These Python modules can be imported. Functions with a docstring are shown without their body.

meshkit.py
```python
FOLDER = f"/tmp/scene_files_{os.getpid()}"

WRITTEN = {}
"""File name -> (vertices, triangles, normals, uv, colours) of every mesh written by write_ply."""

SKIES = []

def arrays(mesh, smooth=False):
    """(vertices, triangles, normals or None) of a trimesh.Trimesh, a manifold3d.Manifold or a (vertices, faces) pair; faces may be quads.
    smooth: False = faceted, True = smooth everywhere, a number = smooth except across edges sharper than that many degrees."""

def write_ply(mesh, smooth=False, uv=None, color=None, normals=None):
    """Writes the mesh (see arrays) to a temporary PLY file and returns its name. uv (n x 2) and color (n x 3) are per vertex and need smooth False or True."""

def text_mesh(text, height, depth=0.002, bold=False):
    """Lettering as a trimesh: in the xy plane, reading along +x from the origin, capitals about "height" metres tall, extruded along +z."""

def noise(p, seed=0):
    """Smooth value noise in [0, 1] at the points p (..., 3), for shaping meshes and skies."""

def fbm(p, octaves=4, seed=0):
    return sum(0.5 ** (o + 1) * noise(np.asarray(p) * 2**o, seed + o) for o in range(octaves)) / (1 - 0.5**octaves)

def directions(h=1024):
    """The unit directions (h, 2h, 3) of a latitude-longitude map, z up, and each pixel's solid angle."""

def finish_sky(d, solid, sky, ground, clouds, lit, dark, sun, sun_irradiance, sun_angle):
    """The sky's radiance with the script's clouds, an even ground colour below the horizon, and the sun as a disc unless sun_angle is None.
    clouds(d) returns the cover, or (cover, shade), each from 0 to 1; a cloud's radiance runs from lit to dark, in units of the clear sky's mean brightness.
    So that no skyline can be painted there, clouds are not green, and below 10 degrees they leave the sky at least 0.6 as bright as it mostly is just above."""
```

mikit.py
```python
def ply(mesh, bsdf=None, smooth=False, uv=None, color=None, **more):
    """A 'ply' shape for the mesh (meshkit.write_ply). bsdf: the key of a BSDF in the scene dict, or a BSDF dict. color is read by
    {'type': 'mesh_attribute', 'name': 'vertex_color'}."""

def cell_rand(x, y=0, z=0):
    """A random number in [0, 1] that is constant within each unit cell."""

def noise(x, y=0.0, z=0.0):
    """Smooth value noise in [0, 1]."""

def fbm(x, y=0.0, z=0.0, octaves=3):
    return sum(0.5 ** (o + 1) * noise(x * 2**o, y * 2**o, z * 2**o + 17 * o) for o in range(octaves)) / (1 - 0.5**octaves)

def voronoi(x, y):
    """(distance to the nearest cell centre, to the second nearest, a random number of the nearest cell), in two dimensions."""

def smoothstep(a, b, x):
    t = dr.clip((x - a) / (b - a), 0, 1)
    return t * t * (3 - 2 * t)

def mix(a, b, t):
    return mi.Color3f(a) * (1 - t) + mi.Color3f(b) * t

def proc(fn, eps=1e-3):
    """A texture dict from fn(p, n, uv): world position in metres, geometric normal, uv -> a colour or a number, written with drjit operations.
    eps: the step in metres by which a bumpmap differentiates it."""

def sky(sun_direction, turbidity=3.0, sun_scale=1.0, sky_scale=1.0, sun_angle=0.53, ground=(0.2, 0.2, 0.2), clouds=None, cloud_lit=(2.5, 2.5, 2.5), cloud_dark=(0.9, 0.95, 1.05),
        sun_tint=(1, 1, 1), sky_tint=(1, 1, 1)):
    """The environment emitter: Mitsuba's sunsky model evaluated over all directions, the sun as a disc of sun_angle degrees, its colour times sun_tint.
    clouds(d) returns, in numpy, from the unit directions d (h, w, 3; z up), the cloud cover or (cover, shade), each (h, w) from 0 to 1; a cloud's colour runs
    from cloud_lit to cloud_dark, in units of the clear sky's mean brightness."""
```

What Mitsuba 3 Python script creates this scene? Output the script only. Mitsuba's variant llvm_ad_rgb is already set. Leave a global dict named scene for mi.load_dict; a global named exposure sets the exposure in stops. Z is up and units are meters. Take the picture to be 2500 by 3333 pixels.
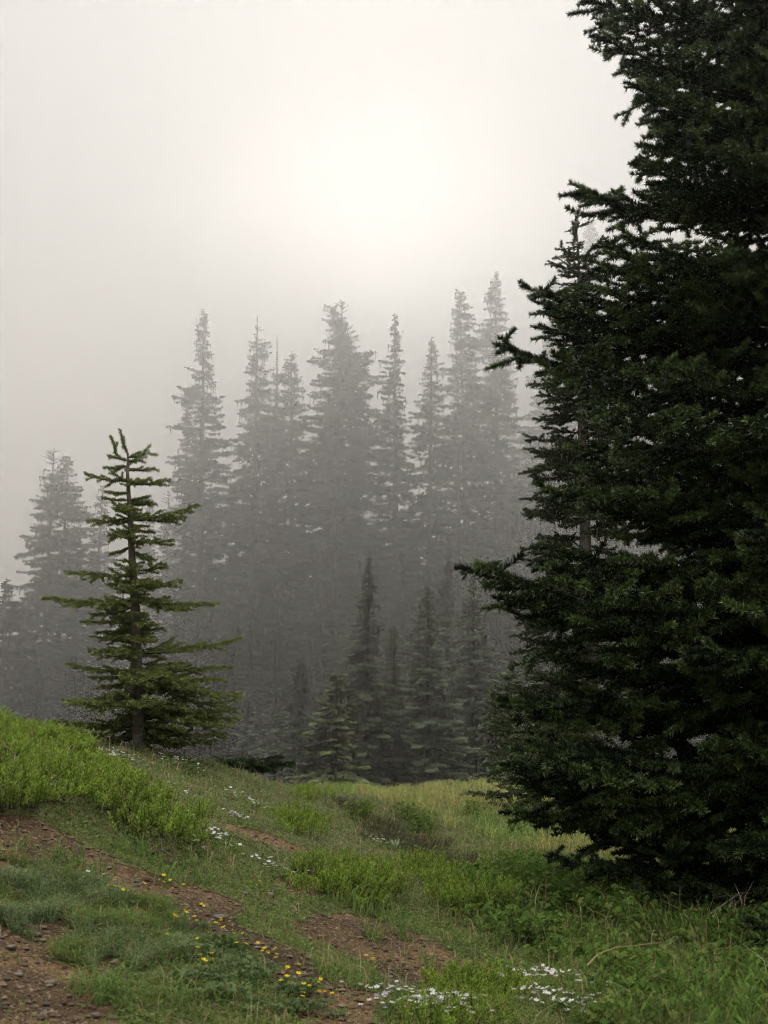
import math
import numpy as np
import mitsuba as mi
import mikit, meshkit
import drjit as dr
import shapely
from scipy.interpolate import RBFInterpolator, RegularGridInterpolator
import trimesh
T = mi.ScalarTransform4f

scene, labels, used = {}, {}, {}

# ---------------------------------------------------------------- camera, sky, air
F = 384 / math.tan(math.radians(15))           # focal length in pixels of a 768 wide frame
PITCH = math.atan((770 - 512) / F)
EYE = np.array([0.0, 0.0, 1.5])
FWD = np.array([0, math.cos(PITCH), math.sin(PITCH)])
UPV = np.array([0, -math.sin(PITCH), math.cos(PITCH)])
RGT = np.array([1.0, 0, 0])
exposure = 3.72


def ray(px, py):
    px, py = np.asarray(px, float), np.asarray(py, float)
    d = FWD + ((px - 384) / F)[..., None] * RGT + ((512 - py) / F)[..., None] * UPV
    return d


def at(px, py, Y):
    """The point at distance Y in front of the camera that the photograph shows at this pixel."""
    d = ray(px, py)
    return EYE + d * (Y / d[..., 1])[..., None]


scene['camera'] = {'type': 'thinlens', 'fov': 30.0, 'fov_axis': 'x', 'aperture_radius': 0.0045, 'focus_distance': 17.0,
                   'near_clip': 0.05, 'far_clip': 2000.0,
                   'to_world': T().look_at(origin=EYE.tolist(), target=(EYE + FWD).tolist(), up=[0, 0, 1]),
                   'medium': {'type': 'ref', 'id': 'haze_air'}}

SUN = ray(384, 246)
SUN = SUN / np.linalg.norm(SUN)


def overcast(d):
    """Closed cloud all over, thinner and so brighter round the sun."""
    a = np.degrees(np.arccos(np.clip(d @ SUN, -1, 1)))
    glow = 3.5 * np.exp(-(a / 7.8) ** 2) + 0.7 * np.exp(-a / 8.0)
    dome = 0.0 + 7.0 * np.clip(d[..., 2], 0, 1) ** 5.5          # overhead raised beyond a natural overcast, added to light the ground
    soft = 0.30 * (meshkit.fbm(d * [3.0, 3.0, 7.0], 4, seed=4) - 0.5)
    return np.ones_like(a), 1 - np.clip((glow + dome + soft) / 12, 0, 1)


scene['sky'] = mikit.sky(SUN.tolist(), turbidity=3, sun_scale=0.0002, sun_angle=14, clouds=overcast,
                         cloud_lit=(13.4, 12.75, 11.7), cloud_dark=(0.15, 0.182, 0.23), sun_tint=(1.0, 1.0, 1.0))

# fog that lies over the forest and thickens upwards into the cloud: density by height and distance
HZ0, HZ1, HX, HY0, HY1 = -9.0, 62.0, 190.0, -60.0, 260.0
zz = np.linspace(HZ0, HZ1, 40)
yy = np.linspace(HY0, HY1, 65)
xx = np.linspace(-HX, HX, 49)
bank = np.clip((yy - 15) / 24, 0, 1)
dens = (0.0003 + 0.0150 * bank * bank * (3 - 2 * bank))[None, :] + 0.0125 / (1 + np.exp(-(zz - 15.0) / 4.0))[:, None]
ZG, YG, XG = np.meshgrid(zz, yy, xx, indexing='ij')
drift = meshkit.fbm(np.stack([XG / 34, YG / 30, ZG / 13], -1), 3, 21)
grid = (dens[:, :, None] * np.clip(1 + 2.3 * (drift - 0.5), 0.25, 2.1)).astype(np.float32)[..., None]
BOX = T().translate([0, (HY0 + HY1) / 2, (HZ0 + HZ1) / 2]).scale([HX, (HY1 - HY0) / 2, (HZ1 - HZ0) / 2])
scene['haze_air'] = {'type': 'heterogeneous', 'albedo': {'type': 'constvolume', 'value': {'type': 'rgb', 'value': [0.946, 0.941, 0.933]}},
                     'sigma_t': {'type': 'gridvolume', 'grid': mi.VolumeGrid(grid), 'filter_type': 'trilinear', 'wrap_mode': 'clamp',
                                 'to_world': BOX @ T().translate([-1, -1, -1]).scale([2, 2, 2])},
                     'phase': {'type': 'hg', 'g': 0.82}}
scene['haze'] = {'type': 'cube', 'to_world': BOX, 'bsdf': {'type': 'null'}, 'interior': {'type': 'ref', 'id': 'haze_air'}}
labels['haze'] = {'label': 'pale grey fog hanging between the viewer and the forest, thickening upwards', 'category': 'fog', 'kind': 'stuff'}


# ---------------------------------------------------------------- names
def key_for(n):
    k = used.get(n, 0)
    used[n] = k + 1
    return n if k == 0 else f'{n}_{k:03d}'


def tag(key, label, cat=None, group=None, kind=None):
    labels[key] = {'label': label}
    if cat: labels[key]['category'] = cat
    if group: labels[key]['group'] = group
    if kind: labels[key]['kind'] = kind


def unit(v):
    return v / np.maximum(np.linalg.norm(v, axis=-1, keepdims=True), 1e-12)


# ---------------------------------------------------------------- materials
VC = {'type': 'mesh_attribute', 'name': 'vertex_color'}
scene['needle_material'] = {'type': 'twosided', 'bsdf': {'type': 'principled', 'base_color': VC, 'roughness': 0.5, 'specular': 0.35}}
scene['far_needle_material'] = {'type': 'twosided', 'bsdf': {'type': 'diffuse', 'reflectance': VC}}
scene['leaf_material'] = {'type': 'principledthin', 'base_color': VC, 'roughness': 0.45, 'diff_trans': 0.85, 'eta': 1.35}
scene['petal_material'] = {'type': 'principledthin', 'base_color': VC, 'roughness': 0.7, 'diff_trans': 0.7}


def bark_color(p, n, uv):
    lich = mikit.smoothstep(0.5, 0.68, mikit.fbm(p.x * 14, p.y * 14, p.z * 9))
    band = mikit.noise(p.x * 8, p.y * 8, p.z * 60)
    c = mikit.mix((0.11, 0.082, 0.062), (0.21, 0.175, 0.145), band)
    return mikit.mix(c, (0.26, 0.25, 0.235), lich * 0.8)


scene['bark_material'] = {'type': 'principled', 'base_color': mikit.proc(bark_color), 'roughness': 0.85, 'specular': 0.2}
scene['far_bark_material'] = {'type': 'principled', 'base_color': {'type': 'rgb', 'value': [0.035, 0.031, 0.027]}, 'roughness': 0.9, 'specular': 0.2}


def soil_color(p, n, uv):
    a = mikit.fbm(p.x * 2.2, p.y * 2.2, p.z * 2)
    b = mikit.noise(p.x * 34, p.y * 34, 3)
    g = mikit.noise(p.x * 90, p.y * 90, 7)
    c = mikit.mix((0.036, 0.022, 0.011), (0.105, 0.064, 0.030), mikit.smoothstep(0.3, 0.7, a))
    c = mikit.mix(c, (0.035, 0.022, 0.015), mikit.smoothstep(0.55, 0.85, b) * 0.75)
    c = c * (0.7 + 0.6 * mikit.noise(p.x * 0.9, p.y * 0.9, 9))
    c = mikit.mix(c, (0.21, 0.155, 0.115), mikit.smoothstep(0.74, 0.86, g) * 0.7)
    return c


def soil_bump(p, n, uv):
    return mikit.noise(p.x * 40, p.y * 40, 1) * 0.7 + mikit.noise(p.x * 95, p.y * 95, 2) * 0.4


scene['soil_material'] = {'type': 'bumpmap', 'arbitrary': mikit.proc(soil_bump, eps=4e-3), 'scale': 0.03,
                          'bsdf': {'type': 'principled', 'base_color': mikit.proc(soil_color), 'roughness': 0.9, 'specular': 0.25}}


def stone_color(p, n, uv):
    return mikit.mix((0.05, 0.045, 0.04), (0.13, 0.098, 0.072), mikit.fbm(p.x * 19, p.y * 19, p.z * 19))


scene['stone_material'] = {'type': 'principled', 'base_color': mikit.proc(stone_color), 'roughness': 0.6, 'specular': 0.4}
scene['gravel_material'] = {'type': 'twosided', 'bsdf': {'type': 'principled', 'base_color': VC, 'roughness': 0.75, 'specular': 0.3}}

# ---------------------------------------------------------------- ground
S = 768 / 1659
full = lambda x, y: (x * S, y * S)                                  # reading scales of the photograph
z6 = lambda x, y: (460.8 + x / 5.4, 675.9 + y / 5.4)
z7 = lambda x, y: (x / 5.4, 691.2 + y / 5.4)
z8 = lambda x, y: (245.8 + x / 5.4, 722.0 + y / 5.4)

ctrl = [(0, 1024, 5.3), (200, 1024, 5.5), (384, 1024, 5.8), (600, 1024, 6.0), (768, 1024, 6.2),
        (0, 905, 6.4), (100, 935, 6.3), (0, 850, 7.1), (90, 858, 7.35), (160, 885, 7.2), (240, 915, 7.0), (310, 965, 6.6),
        (0, 812, 7.5), (90, 825, 7.8), (170, 860, 7.75), (205, 872, 7.8),
        (0, 770, 8.7), (90, 785, 8.9), (170, 815, 8.9), (230, 850, 8.6),
        (0, 748, 10.5), (60, 753, 11.5), (100, 750, 12.3), (141, 747, 13), (200, 764, 13.6), (259, 782, 14.6), (315, 789, 17),
        (150, 790, 10.5), (230, 810, 10.8), (300, 815, 12),
        (330, 790, 26), (450, 792, 27), (555, 795, 27.5), (700, 798, 28),
        (400, 805, 18), (520, 815, 18), (450, 840, 13.5), (560, 850, 13), (500, 880, 11), (640, 905, 9.8), (768, 935, 8.9), (700, 850, 13),
        (400, 880, 9.6), (310, 850, 9.9), (350, 950, 7.4), (500, 950, 8.0), (650, 980, 7.4)]
cp = np.array([at(a, b, c) for a, b, c in ctrl])
more = np.array([(0, 0, 0.0), (-3, 0, 0.7), (3, 0, -0.3), (0, -6, -0.5), (-8, -6, 1.0), (8, -6, -1.2), (-6, 9, 2.7), (-12, 8, 3.6), (6, 5, -0.1), (12, 5, -0.6), (8, 14, 0.5), (12, 22, 0.6),
                 (-4.5, 15, 1.2), (-3, 18, 0.3), (-6, 21, -1.3), (-1.5, 21, 0.3), (-12, 18, -0.8),
                 (-3, 27, -1.6), (0, 33, -1.2), (6, 34, -1.3), (14, 34, -1.0), (-12, 30, -4), (25, 30, 0), (-30, 30, -4.5), (-30, 5, 4), (30, 0, -2), (0, -40, -3), (-40, -40, 0), (40, -40, -5),
                 *[(x, y, z + 0.02 * x) for x in (-150, -60, -25, 0, 25, 60, 150) for y, z in ((45, -4.4), (58, -5.4), (75, -4.2), (100, 1.5), (130, 6), (180, 11), (260, 14))],
                 *[(x, y, 14) for x in (-400, 0, 400) for y in (400,)], (-400, 0, 0), (400, 0, -3), (-300, -200, 0), (300, -200, -4), (0, -200, -4)])
cp = np.vstack([cp, more])
rbf = RBFInterpolator(cp[:, :2] / 10, cp[:, 2], kernel='linear', smoothing=0.004, neighbors=40)


def spaced(lo, hi, c, a, n):
    u = np.linspace(np.arcsinh((lo - c) / a), np.arcsinh((hi - c) / a), n)
    return c + a * np.sinh(u)


gx, gy = spaced(-400, 400, 0, 2.6, 380), spaced(-200, 400, 8.5, 3.2, 380)
GX, GY = np.meshgrid(gx, gy, indexing='ij')
GZ = rbf(np.stack([GX, GY], -1).reshape(-1, 2) / 10).reshape(GX.shape)
from scipy.ndimage import gaussian_filter
GZ = gaussian_filter(GZ, 1.9)
pp = np.stack([GX, GY, GX * 0], -1)
near = np.exp(-((GX / 9) ** 2 + ((GY - 9) / 14) ** 2))
GZ += near * (0.10 * (meshkit.fbm(pp * 1.3, 3, 2) - 0.5) + 0.05 * (meshkit.fbm(pp * 5, 2, 3) - 0.5)) + (1 - near) * 1.2 * (meshkit.fbm(pp * 0.06, 3, 5) - 0.5) * np.clip((np.hypot(GX, GY) - 28) / 30, 0, 1)
hgt = RegularGridInterpolator((gx, gy), GZ, bounds_error=False, fill_value=0.0)
height = lambda x, y: hgt(np.stack(np.broadcast_arrays(x, y), -1))


def ground_at(px, py):
    """Where the line of sight through this pixel first meets the ground."""
    d = ray(np.atleast_1d(px), np.atleast_1d(py))
    d = d / d[:, 1:2]
    Y = np.geomspace(2.5, 40, 700)
    P = EYE + d[:, None, :] * Y[None, :, None]
    below = P[..., 2] < height(P[..., 0], P[..., 1])
    i = np.where(below.any(1), below.argmax(1), len(Y) - 1)
    y = Y[i]
    out = EYE + d * y[:, None]
    out[:, 2] = height(out[:, 0], out[:, 1])
    return out if np.ndim(px) else out[0]


def grid_mesh():
    n, m = GX.shape
    i, j = np.meshgrid(np.arange(n - 1), np.arange(m - 1), indexing='ij')
    q = np.stack([i * m + j, (i + 1) * m + j, (i + 1) * m + j + 1, i * m + j + 1], -1).reshape(-1, 4)
    return np.stack([GX, GY, GZ], -1).reshape(-1, 3), np.vstack([q[:, [0, 1, 2]], q[:, [0, 2, 3]]])






def zone(conv, pts):
    p = ground_at(*np.array([conv(*q) for q in pts], float).T)
    return shapely.Polygon(p[:, :2]).buffer(0)


SOIL = shapely.union_all([
    zone(z7, [(-250, 780), (0, 765), (130, 735), (280, 805), (400, 890), (600, 965), (850, 1025), (1000, 1065), (1230, 1135), (1250, 1210), (1300, 1295), (1450, 1375), (1560, 1425), (1659, 1510), (1760, 1620), (1640, 1600), (1550, 1525), (1400, 1430), (1250, 1345), (1100, 1300), (960, 1290), (850, 1200), (700, 1150), (560, 1090), (300, 1010), (180, 1000), (0, 900), (-250, 880)]),
    zone(z7, [(-250, 1230), (0, 1240), (100, 1260), (250, 1330), (380, 1420), (450, 1500), (420, 1600), (480, 1700), (520, 1797), (-250, 1797)]),
    zone(z8, [(340, 1130), (600, 1050), (850, 1130), (1050, 1230), (1250, 1300), (1200, 1420), (1050, 1490), (900, 1440), (700, 1330), (500, 1250)]),
    zone(z8, [(230, 850), (420, 870), (430, 935), (300, 930)]), zone(z8, [(20, 590), (190, 640), (330, 690), (180, 690), (30, 640)]),
    zone(z8, [(160, 1380), (330, 1390), (560, 1510), (640, 1631), (400, 1631), (260, 1490)])])
HEATH = [zone(z7, [(-250, 60), (0, 120), (100, 110), (200, 175), (330, 330), (500, 440), (700, 520), (780, 600), (900, 680), (1030, 760), (1060, 850), (950, 900), (850, 840), (700, 780), (600, 740), (400, 690), (250, 700), (0, 700), (-250, 700)]),
         zone(z8, [(310, 820), (450, 790), (650, 830), (780, 870), (800, 960), (760, 1030), (650, 1010), (520, 930), (380, 930)]),
         zone(z8, [(880, 790), (1050, 840), (1200, 900), (1350, 990), (1350, 1070), (1200, 1060), (1050, 970), (940, 890)]),
         zone(z8, [(980, 1460), (1250, 1390), (1400, 1490), (1500, 1560), (1450, 1700), (1000, 1700)]),
         zone(z8, [(190, 510), (380, 540), (380, 630), (220, 610)]), zone(z8, [(200, 370), (330, 370), (370, 450), (250, 450)])]
HEATH = [h.intersection(shapely.Polygon([(-4.2, 4), (6, 4), (6, 18), (0.8, 18), (-1.2, 13.2), (-4.2, 10.9)])) for h in HEATH]
lip = shapely.contains_xy(HEATH[0], GX, GY).astype(float)            # the turf of the left bank stands up over the worn soil
GZ += 0.08 * gaussian_filter(lip, 0.7)
for h in HEATH[1:3]: GZ += 0.05 * gaussian_filter(shapely.contains_xy(h, GX, GY).astype(float), 0.7)
hgt = RegularGridInterpolator((gx, gy), GZ, bounds_error=False, fill_value=0.0)
scene['ground'] = mikit.ply(trimesh.Trimesh(*grid_mesh(), process=False), 'soil_material', smooth=True)
tag('ground', 'bare reddish brown soil of the hillside under the plants and the forest', 'ground', kind='structure')
BROWN = zone(z8, [(420, 410), (500, 430), (700, 540), (850, 630), (1000, 650), (1200, 730), (1330, 800), (1390, 940), (1250, 880), (1050, 790), (850, 720), (700, 640), (520, 530)])
BLUE = zone(z7, [(-250, 960), (0, 950), (250, 1050), (560, 1100), (750, 1180), (880, 1280), (960, 1380), (1000, 1500), (850, 1560), (600, 1500), (400, 1430), (250, 1320), (0, 1230), (-250, 1200)])
MEADOW = shapely.Polygon([(-1.3, 33), (-1.2, 17), (0.2, 14.5), (1.2, 12.8), (2.4, 11.8), (6, 11.5), (16, 14), (16, 33)])
FORB = zone(z6, [(0, 1240), (150, 1060), (300, 1020), (560, 1060), (800, 1060), (1100, 1230), (1659, 1350), (2000, 1500), (2000, 2000), (700, 2000), (500, 1500), (200, 1500)])
SOIL = SOIL.buffer(0.10)
SOILRIM = SOIL.buffer(0.22)
def in_soil(x, y):
    n = np.stack([x * 2.6, y * 2.6, 0 * x], -1)
    return shapely.contains_xy(SOIL, x + 0.36 * (meshkit.fbm(n, 3, 31) - 0.5), y + 0.36 * (meshkit.fbm(n, 3, 32) - 0.5))


inside = lambda poly, x, y: shapely.contains_xy(poly, x, y)


def turf_color(p, n, uv):
    a = mikit.fbm(p.x * 3.1, p.y * 3.1, 2)
    b = mikit.noise(p.x * 45, p.y * 45, 5)
    c = mikit.mix((0.05, 0.062, 0.020), (0.095, 0.105, 0.038), a)
    return mikit.mix(c, (0.075, 0.058, 0.033), mikit.smoothstep(0.5, 0.8, b) * 0.8)


scene['turf_material'] = {'type': 'bumpmap', 'arbitrary': mikit.proc(soil_bump, eps=4e-3), 'scale': 0.03, 'bsdf': {'type': 'principled', 'base_color': mikit.proc(turf_color), 'roughness': 0.9, 'specular': 0.2}}
v, f = grid_mesh()
c = v[f].mean(1)
k = (np.abs(c[:, 0]) < 22) & (c[:, 1] > -4) & (c[:, 1] < 40) & ~in_soil(c[:, 0], c[:, 1])
scene['turf'] = mikit.ply(trimesh.Trimesh(v + [0, 0, 0.003], f[k], process=True), 'turf_material', smooth=True)
tag('turf', 'mossy grass turf around the patches of bare soil', 'turf', kind='structure')


def scatter(rng, n, r0, r1, ang=27):
    a = np.radians(rng.uniform(-ang, ang, n))
    r = r0 * (r1 / r0) ** rng.random(n)
    x, y = r * np.sin(a), r * np.cos(a)
    return x, y, r


# ---------------------------------------------------------------- needle and leaf geometry
class Bag:
    """Collects triangles with a colour each, to become one mesh."""
    def __init__(self): self.v, self.f, self.c, self.n = [], [], [], 0

    def add(self, v, f, c):
        v = np.asarray(v, float); f = np.asarray(f)
        self.v.append(v); self.f.append(f + self.n); self.c.append(np.broadcast_to(np.asarray(c, float), v.shape)); self.n += len(v)

    def tris(self, a, b, c, col):
        n = len(a)
        v = np.stack([a, b, c], 1).reshape(-1, 3)
        self.add(v, np.arange(3 * n).reshape(-1, 3), np.repeat(np.broadcast_to(col, (n, 3)), 3, 0))

    def tube(self, pts, rad, col, sides=4):
        pts = np.asarray(pts, float); rad = np.broadcast_to(rad, (len(pts),))
        t = unit(np.gradient(pts, axis=0))
        a = unit(np.cross(t, np.where(np.abs(t[:, 2:]) < 0.9, [0, 0, 1.0], [1.0, 0, 0])))
        b = np.cross(t, a)
        an = np.arange(sides) * 2 * np.pi / sides
        v = pts[:, None] + rad[:, None, None] * (np.cos(an)[None, :, None] * a[:, None] + np.sin(an)[None, :, None] * b[:, None])
        i, j = np.meshgrid(np.arange(len(pts) - 1), np.arange(sides), indexing='ij')
        q = np.stack([i * sides + j, i * sides + (j + 1) % sides, (i + 1) * sides + (j + 1) % sides, (i + 1) * sides + j], -1).reshape(-1, 4)
        self.add(v.reshape(-1, 3), np.vstack([q[:, [0, 1, 2]], q[:, [0, 2, 3]]]), col)

    def ply(self, bsdf, axis=None, **k):
        v, f, c = np.vstack(self.v), np.vstack(self.f), np.vstack(self.c)
        if bsdf == 'leaf_material': c = c * 1.85         # a thin leaf's colour counts what it reflects and what it lets through
        if axis is not None:                            # soft normals that point out and up from the trunk
            n = unit(unit(v * [1, 1, 0] - axis * 0) * 0.8 + [0, 0, 0.55])
            return {'type': 'ply', 'filename': meshkit.write_ply(trimesh.Trimesh(v, f, process=False), False, None, c, normals=n), 'face_normals': False, 'bsdf': {'type': 'ref', 'id': bsdf}}
        return mikit.ply(trimesh.Trimesh(v, f, process=False), bsdf, color=c, **k)


def needles(bag, rng, p0, p1, dens, length, width, cols, up=0.35, fwd=0.55):
    """Clothes the shoots p0..p1 in needles, one triangle each. cols: a colour per shoot."""
    l = np.linalg.norm(p1 - p0, axis=1)
    n = np.maximum((l * dens + rng.random(len(l))).astype(int), 3)
    i = np.repeat(np.arange(len(l)), n)
    t = rng.random(len(i))
    ax = unit(p1 - p0)[i]
    base = p0[i] + (p1 - p0)[i] * t[:, None]
    r = rng.normal(size=(len(i), 3)) + [0, 0, up]
    r = unit(r - (r * ax).sum(1)[:, None] * ax)
    f = fwd + 0.5 * t ** 4 * rng.random(len(i)) + 0.2 * rng.normal(size=len(i))
    d = unit(r + ax * f[:, None])
    L = length * rng.uniform(0.75, 1.15, len(i)) * (1 - 0.25 * t ** 6)
    w = unit(np.cross(d, rng.normal(size=d.shape))) * (width / 2)
    col = cols[i] * rng.uniform(0.75, 1.3, (len(i), 1))
    bag.tris(base - w, base + w, base + d * L[:, None], col)


GREEN, FRESH, WOOD = np.array([0.040, 0.078, 0.026]), np.array([0.085, 0.125, 0.036]), np.array([0.06, 0.045, 0.033])


def fir_bough(seed, L, lat=0.42, step=0.085, dens=190, nl=0.024, nw=0.0045, sag=-0.05, lift=0.08, green=GREEN, fresh=FRESH, bare=0.1, sub=True, density=1.0, up=0.4, stub=0.03, tip_from=0.55):
    """A flat fir bough along +x of length L, with side shoots and their own shoots, each clothed in needles."""
    rng = np.random.default_rng(seed)
    bag = Bag()
    N = max(8, int(L / 0.06))
    t = np.linspace(0, 1, N)
    wob = rng.normal(0, 0.012, 4)
    axis = np.stack([L * t, L * (wob[0] * np.sin(5 * t) + wob[1] * np.sin(9 * t)), L * (sag * np.sin(np.pi * t) + lift * t ** 2.2 - lift * t * 0.4 + wob[2] * np.sin(7 * t))], -1)
    P = lambda s: np.stack([np.interp(s, t, axis[:, k]) for k in range(3)], -1)
    bag.tube(axis, np.linspace(0.008 + 0.006 * L, 0.0025, N), WOOD)
    seg0, seg1, age = [], [], []
    for k in range(N - 1):
        if t[k] > bare: seg0.append(axis[k]); seg1.append(axis[k + 1]); age.append(t[k])
    s, side = bare * L, 1
    while s < L * 0.98:
        u = s / L
        side = -side
        l = lat * L * (1 - u) ** 0.8 * min(1.0, (u + 0.12) / 0.3) * rng.uniform(0.45, 1.2) + rng.uniform(0.04, 0.09)
        a = np.radians(rng.uniform(38, 64))
        d = np.array([math.cos(a), side * math.sin(a), rng.normal(0.04, 0.17)])
        q0 = P(u)
        m = max(2, int(l / 0.07))
        bend = np.array([0.35, 0, rng.normal(0.0, 0.12)])
        tt = np.linspace(0, 1, m + 1)[:, None]
        pts = q0 + l * (tt * d + tt ** 2 * 0.35 * bend)
        for k in range(m):
            seg0.append(pts[k]); seg1.append(pts[k + 1]); age.append(0.55 + 0.4 * k / m if l > 0.08 else u)
        if sub and l > 0.13:
            r = 0.2 * l; sd = 1
            while r < l * 0.95:
                sd = -sd
                b = a * side + sd * np.radians(rng.uniform(35, 60))
                ll = (l - r) * 0.38 * rng.uniform(0.5, 1.25) + stub * rng.uniform(1, 1.8)
                q = q0 + l * ((r / l) * d + (r / l) ** 2 * 0.35 * bend)
                e = q + ll * unit(np.array([math.cos(b), math.sin(b), rng.normal(0.02, 0.25)]))
                seg0.append(q); seg1.append(e); age.append(0.6 + 0.4 * r / l)
                r += step * rng.uniform(0.6, 1.1)
        s += step * rng.uniform(0.35, 0.75)
    seg0, seg1, age = np.array(seg0), np.array(seg1), np.array(age)
    w = (np.clip((age - tip_from) / (1 - tip_from), 0, 1) * rng.uniform(0.2, 1, len(age)))[:, None]  # tip needles blend to a lighter colour: new growth plus painted light
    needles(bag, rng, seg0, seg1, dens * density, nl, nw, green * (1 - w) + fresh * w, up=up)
    return bag


def frame(A, P, rng, roll=0.35):
    """The matrix that lays a unit bough along A -> P, its flat side up."""
    x = unit(P - A)
    z = unit(np.array([0, 0, 1.0]) - x[2] * x + rng.normal(0, roll, 3) * 0.5)
    z = unit(z - (z @ x) * x)
    M = np.eye(4)
    M[:3, 0], M[:3, 1], M[:3, 2], M[:3, 3] = x, np.cross(z, x), z, A
    return M


class Boughs:
    """A kit of bough shapes by length; put() lays a copy between two points."""
    def __init__(self, name, lengths, variants, **kw):
        self.kit, self.rise = [], 0.6 * kw.get('lift', 0.08)
        for i, L in enumerate(lengths):
            for v in range(variants):
                k = f'{name}_kit_{len(self.kit)}'
                scene[k] = {'type': 'shapegroup', 'bough': fir_bough(hash_seed(name) + 17 * i + 101 * v, L, **kw).ply('needle_material')}
                self.kit.append((L, k))

    def put(self, key, A, P, rng, roll=0.35):
        L = np.linalg.norm(P - A)
        P = P - [0, 0, self.rise * L]
        near = sorted(self.kit, key=lambda q: abs(math.log(q[0] / L)) + 0.12 * rng.random())
        L0, k = near[0]
        M = frame(A, P, rng, roll)
        M[:3, :3] *= L / L0
        if rng.random() < 0.5: M[:3, 1] *= -1
        scene[key] = {'type': 'instance', 'to_world': T(M), 'group': {'type': 'ref', 'id': k}}


def hash_seed(s):
    return sum(ord(c) * (i + 3) for i, c in enumerate(s)) * 7


def trunk_mesh(pts, rad, sides=14, rough=0.06, seed=0):
    pts = np.asarray(pts, float)
    n = max(24, len(pts) * 6)
    s, sn = np.linspace(0, 1, len(pts)), np.linspace(0, 1, n)
    p = np.stack([np.interp(sn, s, pts[:, k]) for k in range(3)], -1)
    r = np.interp(sn, s, rad)
    an = np.arange(sides) * 2 * np.pi / sides
    v = p[:, None] + r[:, None, None] * np.stack([np.cos(an), np.sin(an), an * 0], -1)[None]
    off = v - p[:, None]
    v = p[:, None] + off * (1 + rough * 2 * (meshkit.fbm(v * 9, 2, seed)[..., None] - 0.5))
    i, j = np.meshgrid(np.arange(n - 1), np.arange(sides), indexing='ij')
    q = np.stack([i * sides + j, i * sides + (j + 1) % sides, (i + 1) * sides + (j + 1) % sides, (i + 1) * sides + j], -1).reshape(-1, 4)
    return trimesh.Trimesh(v.reshape(-1, 3), np.vstack([q[:, [0, 1, 2]], q[:, [0, 2, 3]]]), process=False)


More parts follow.
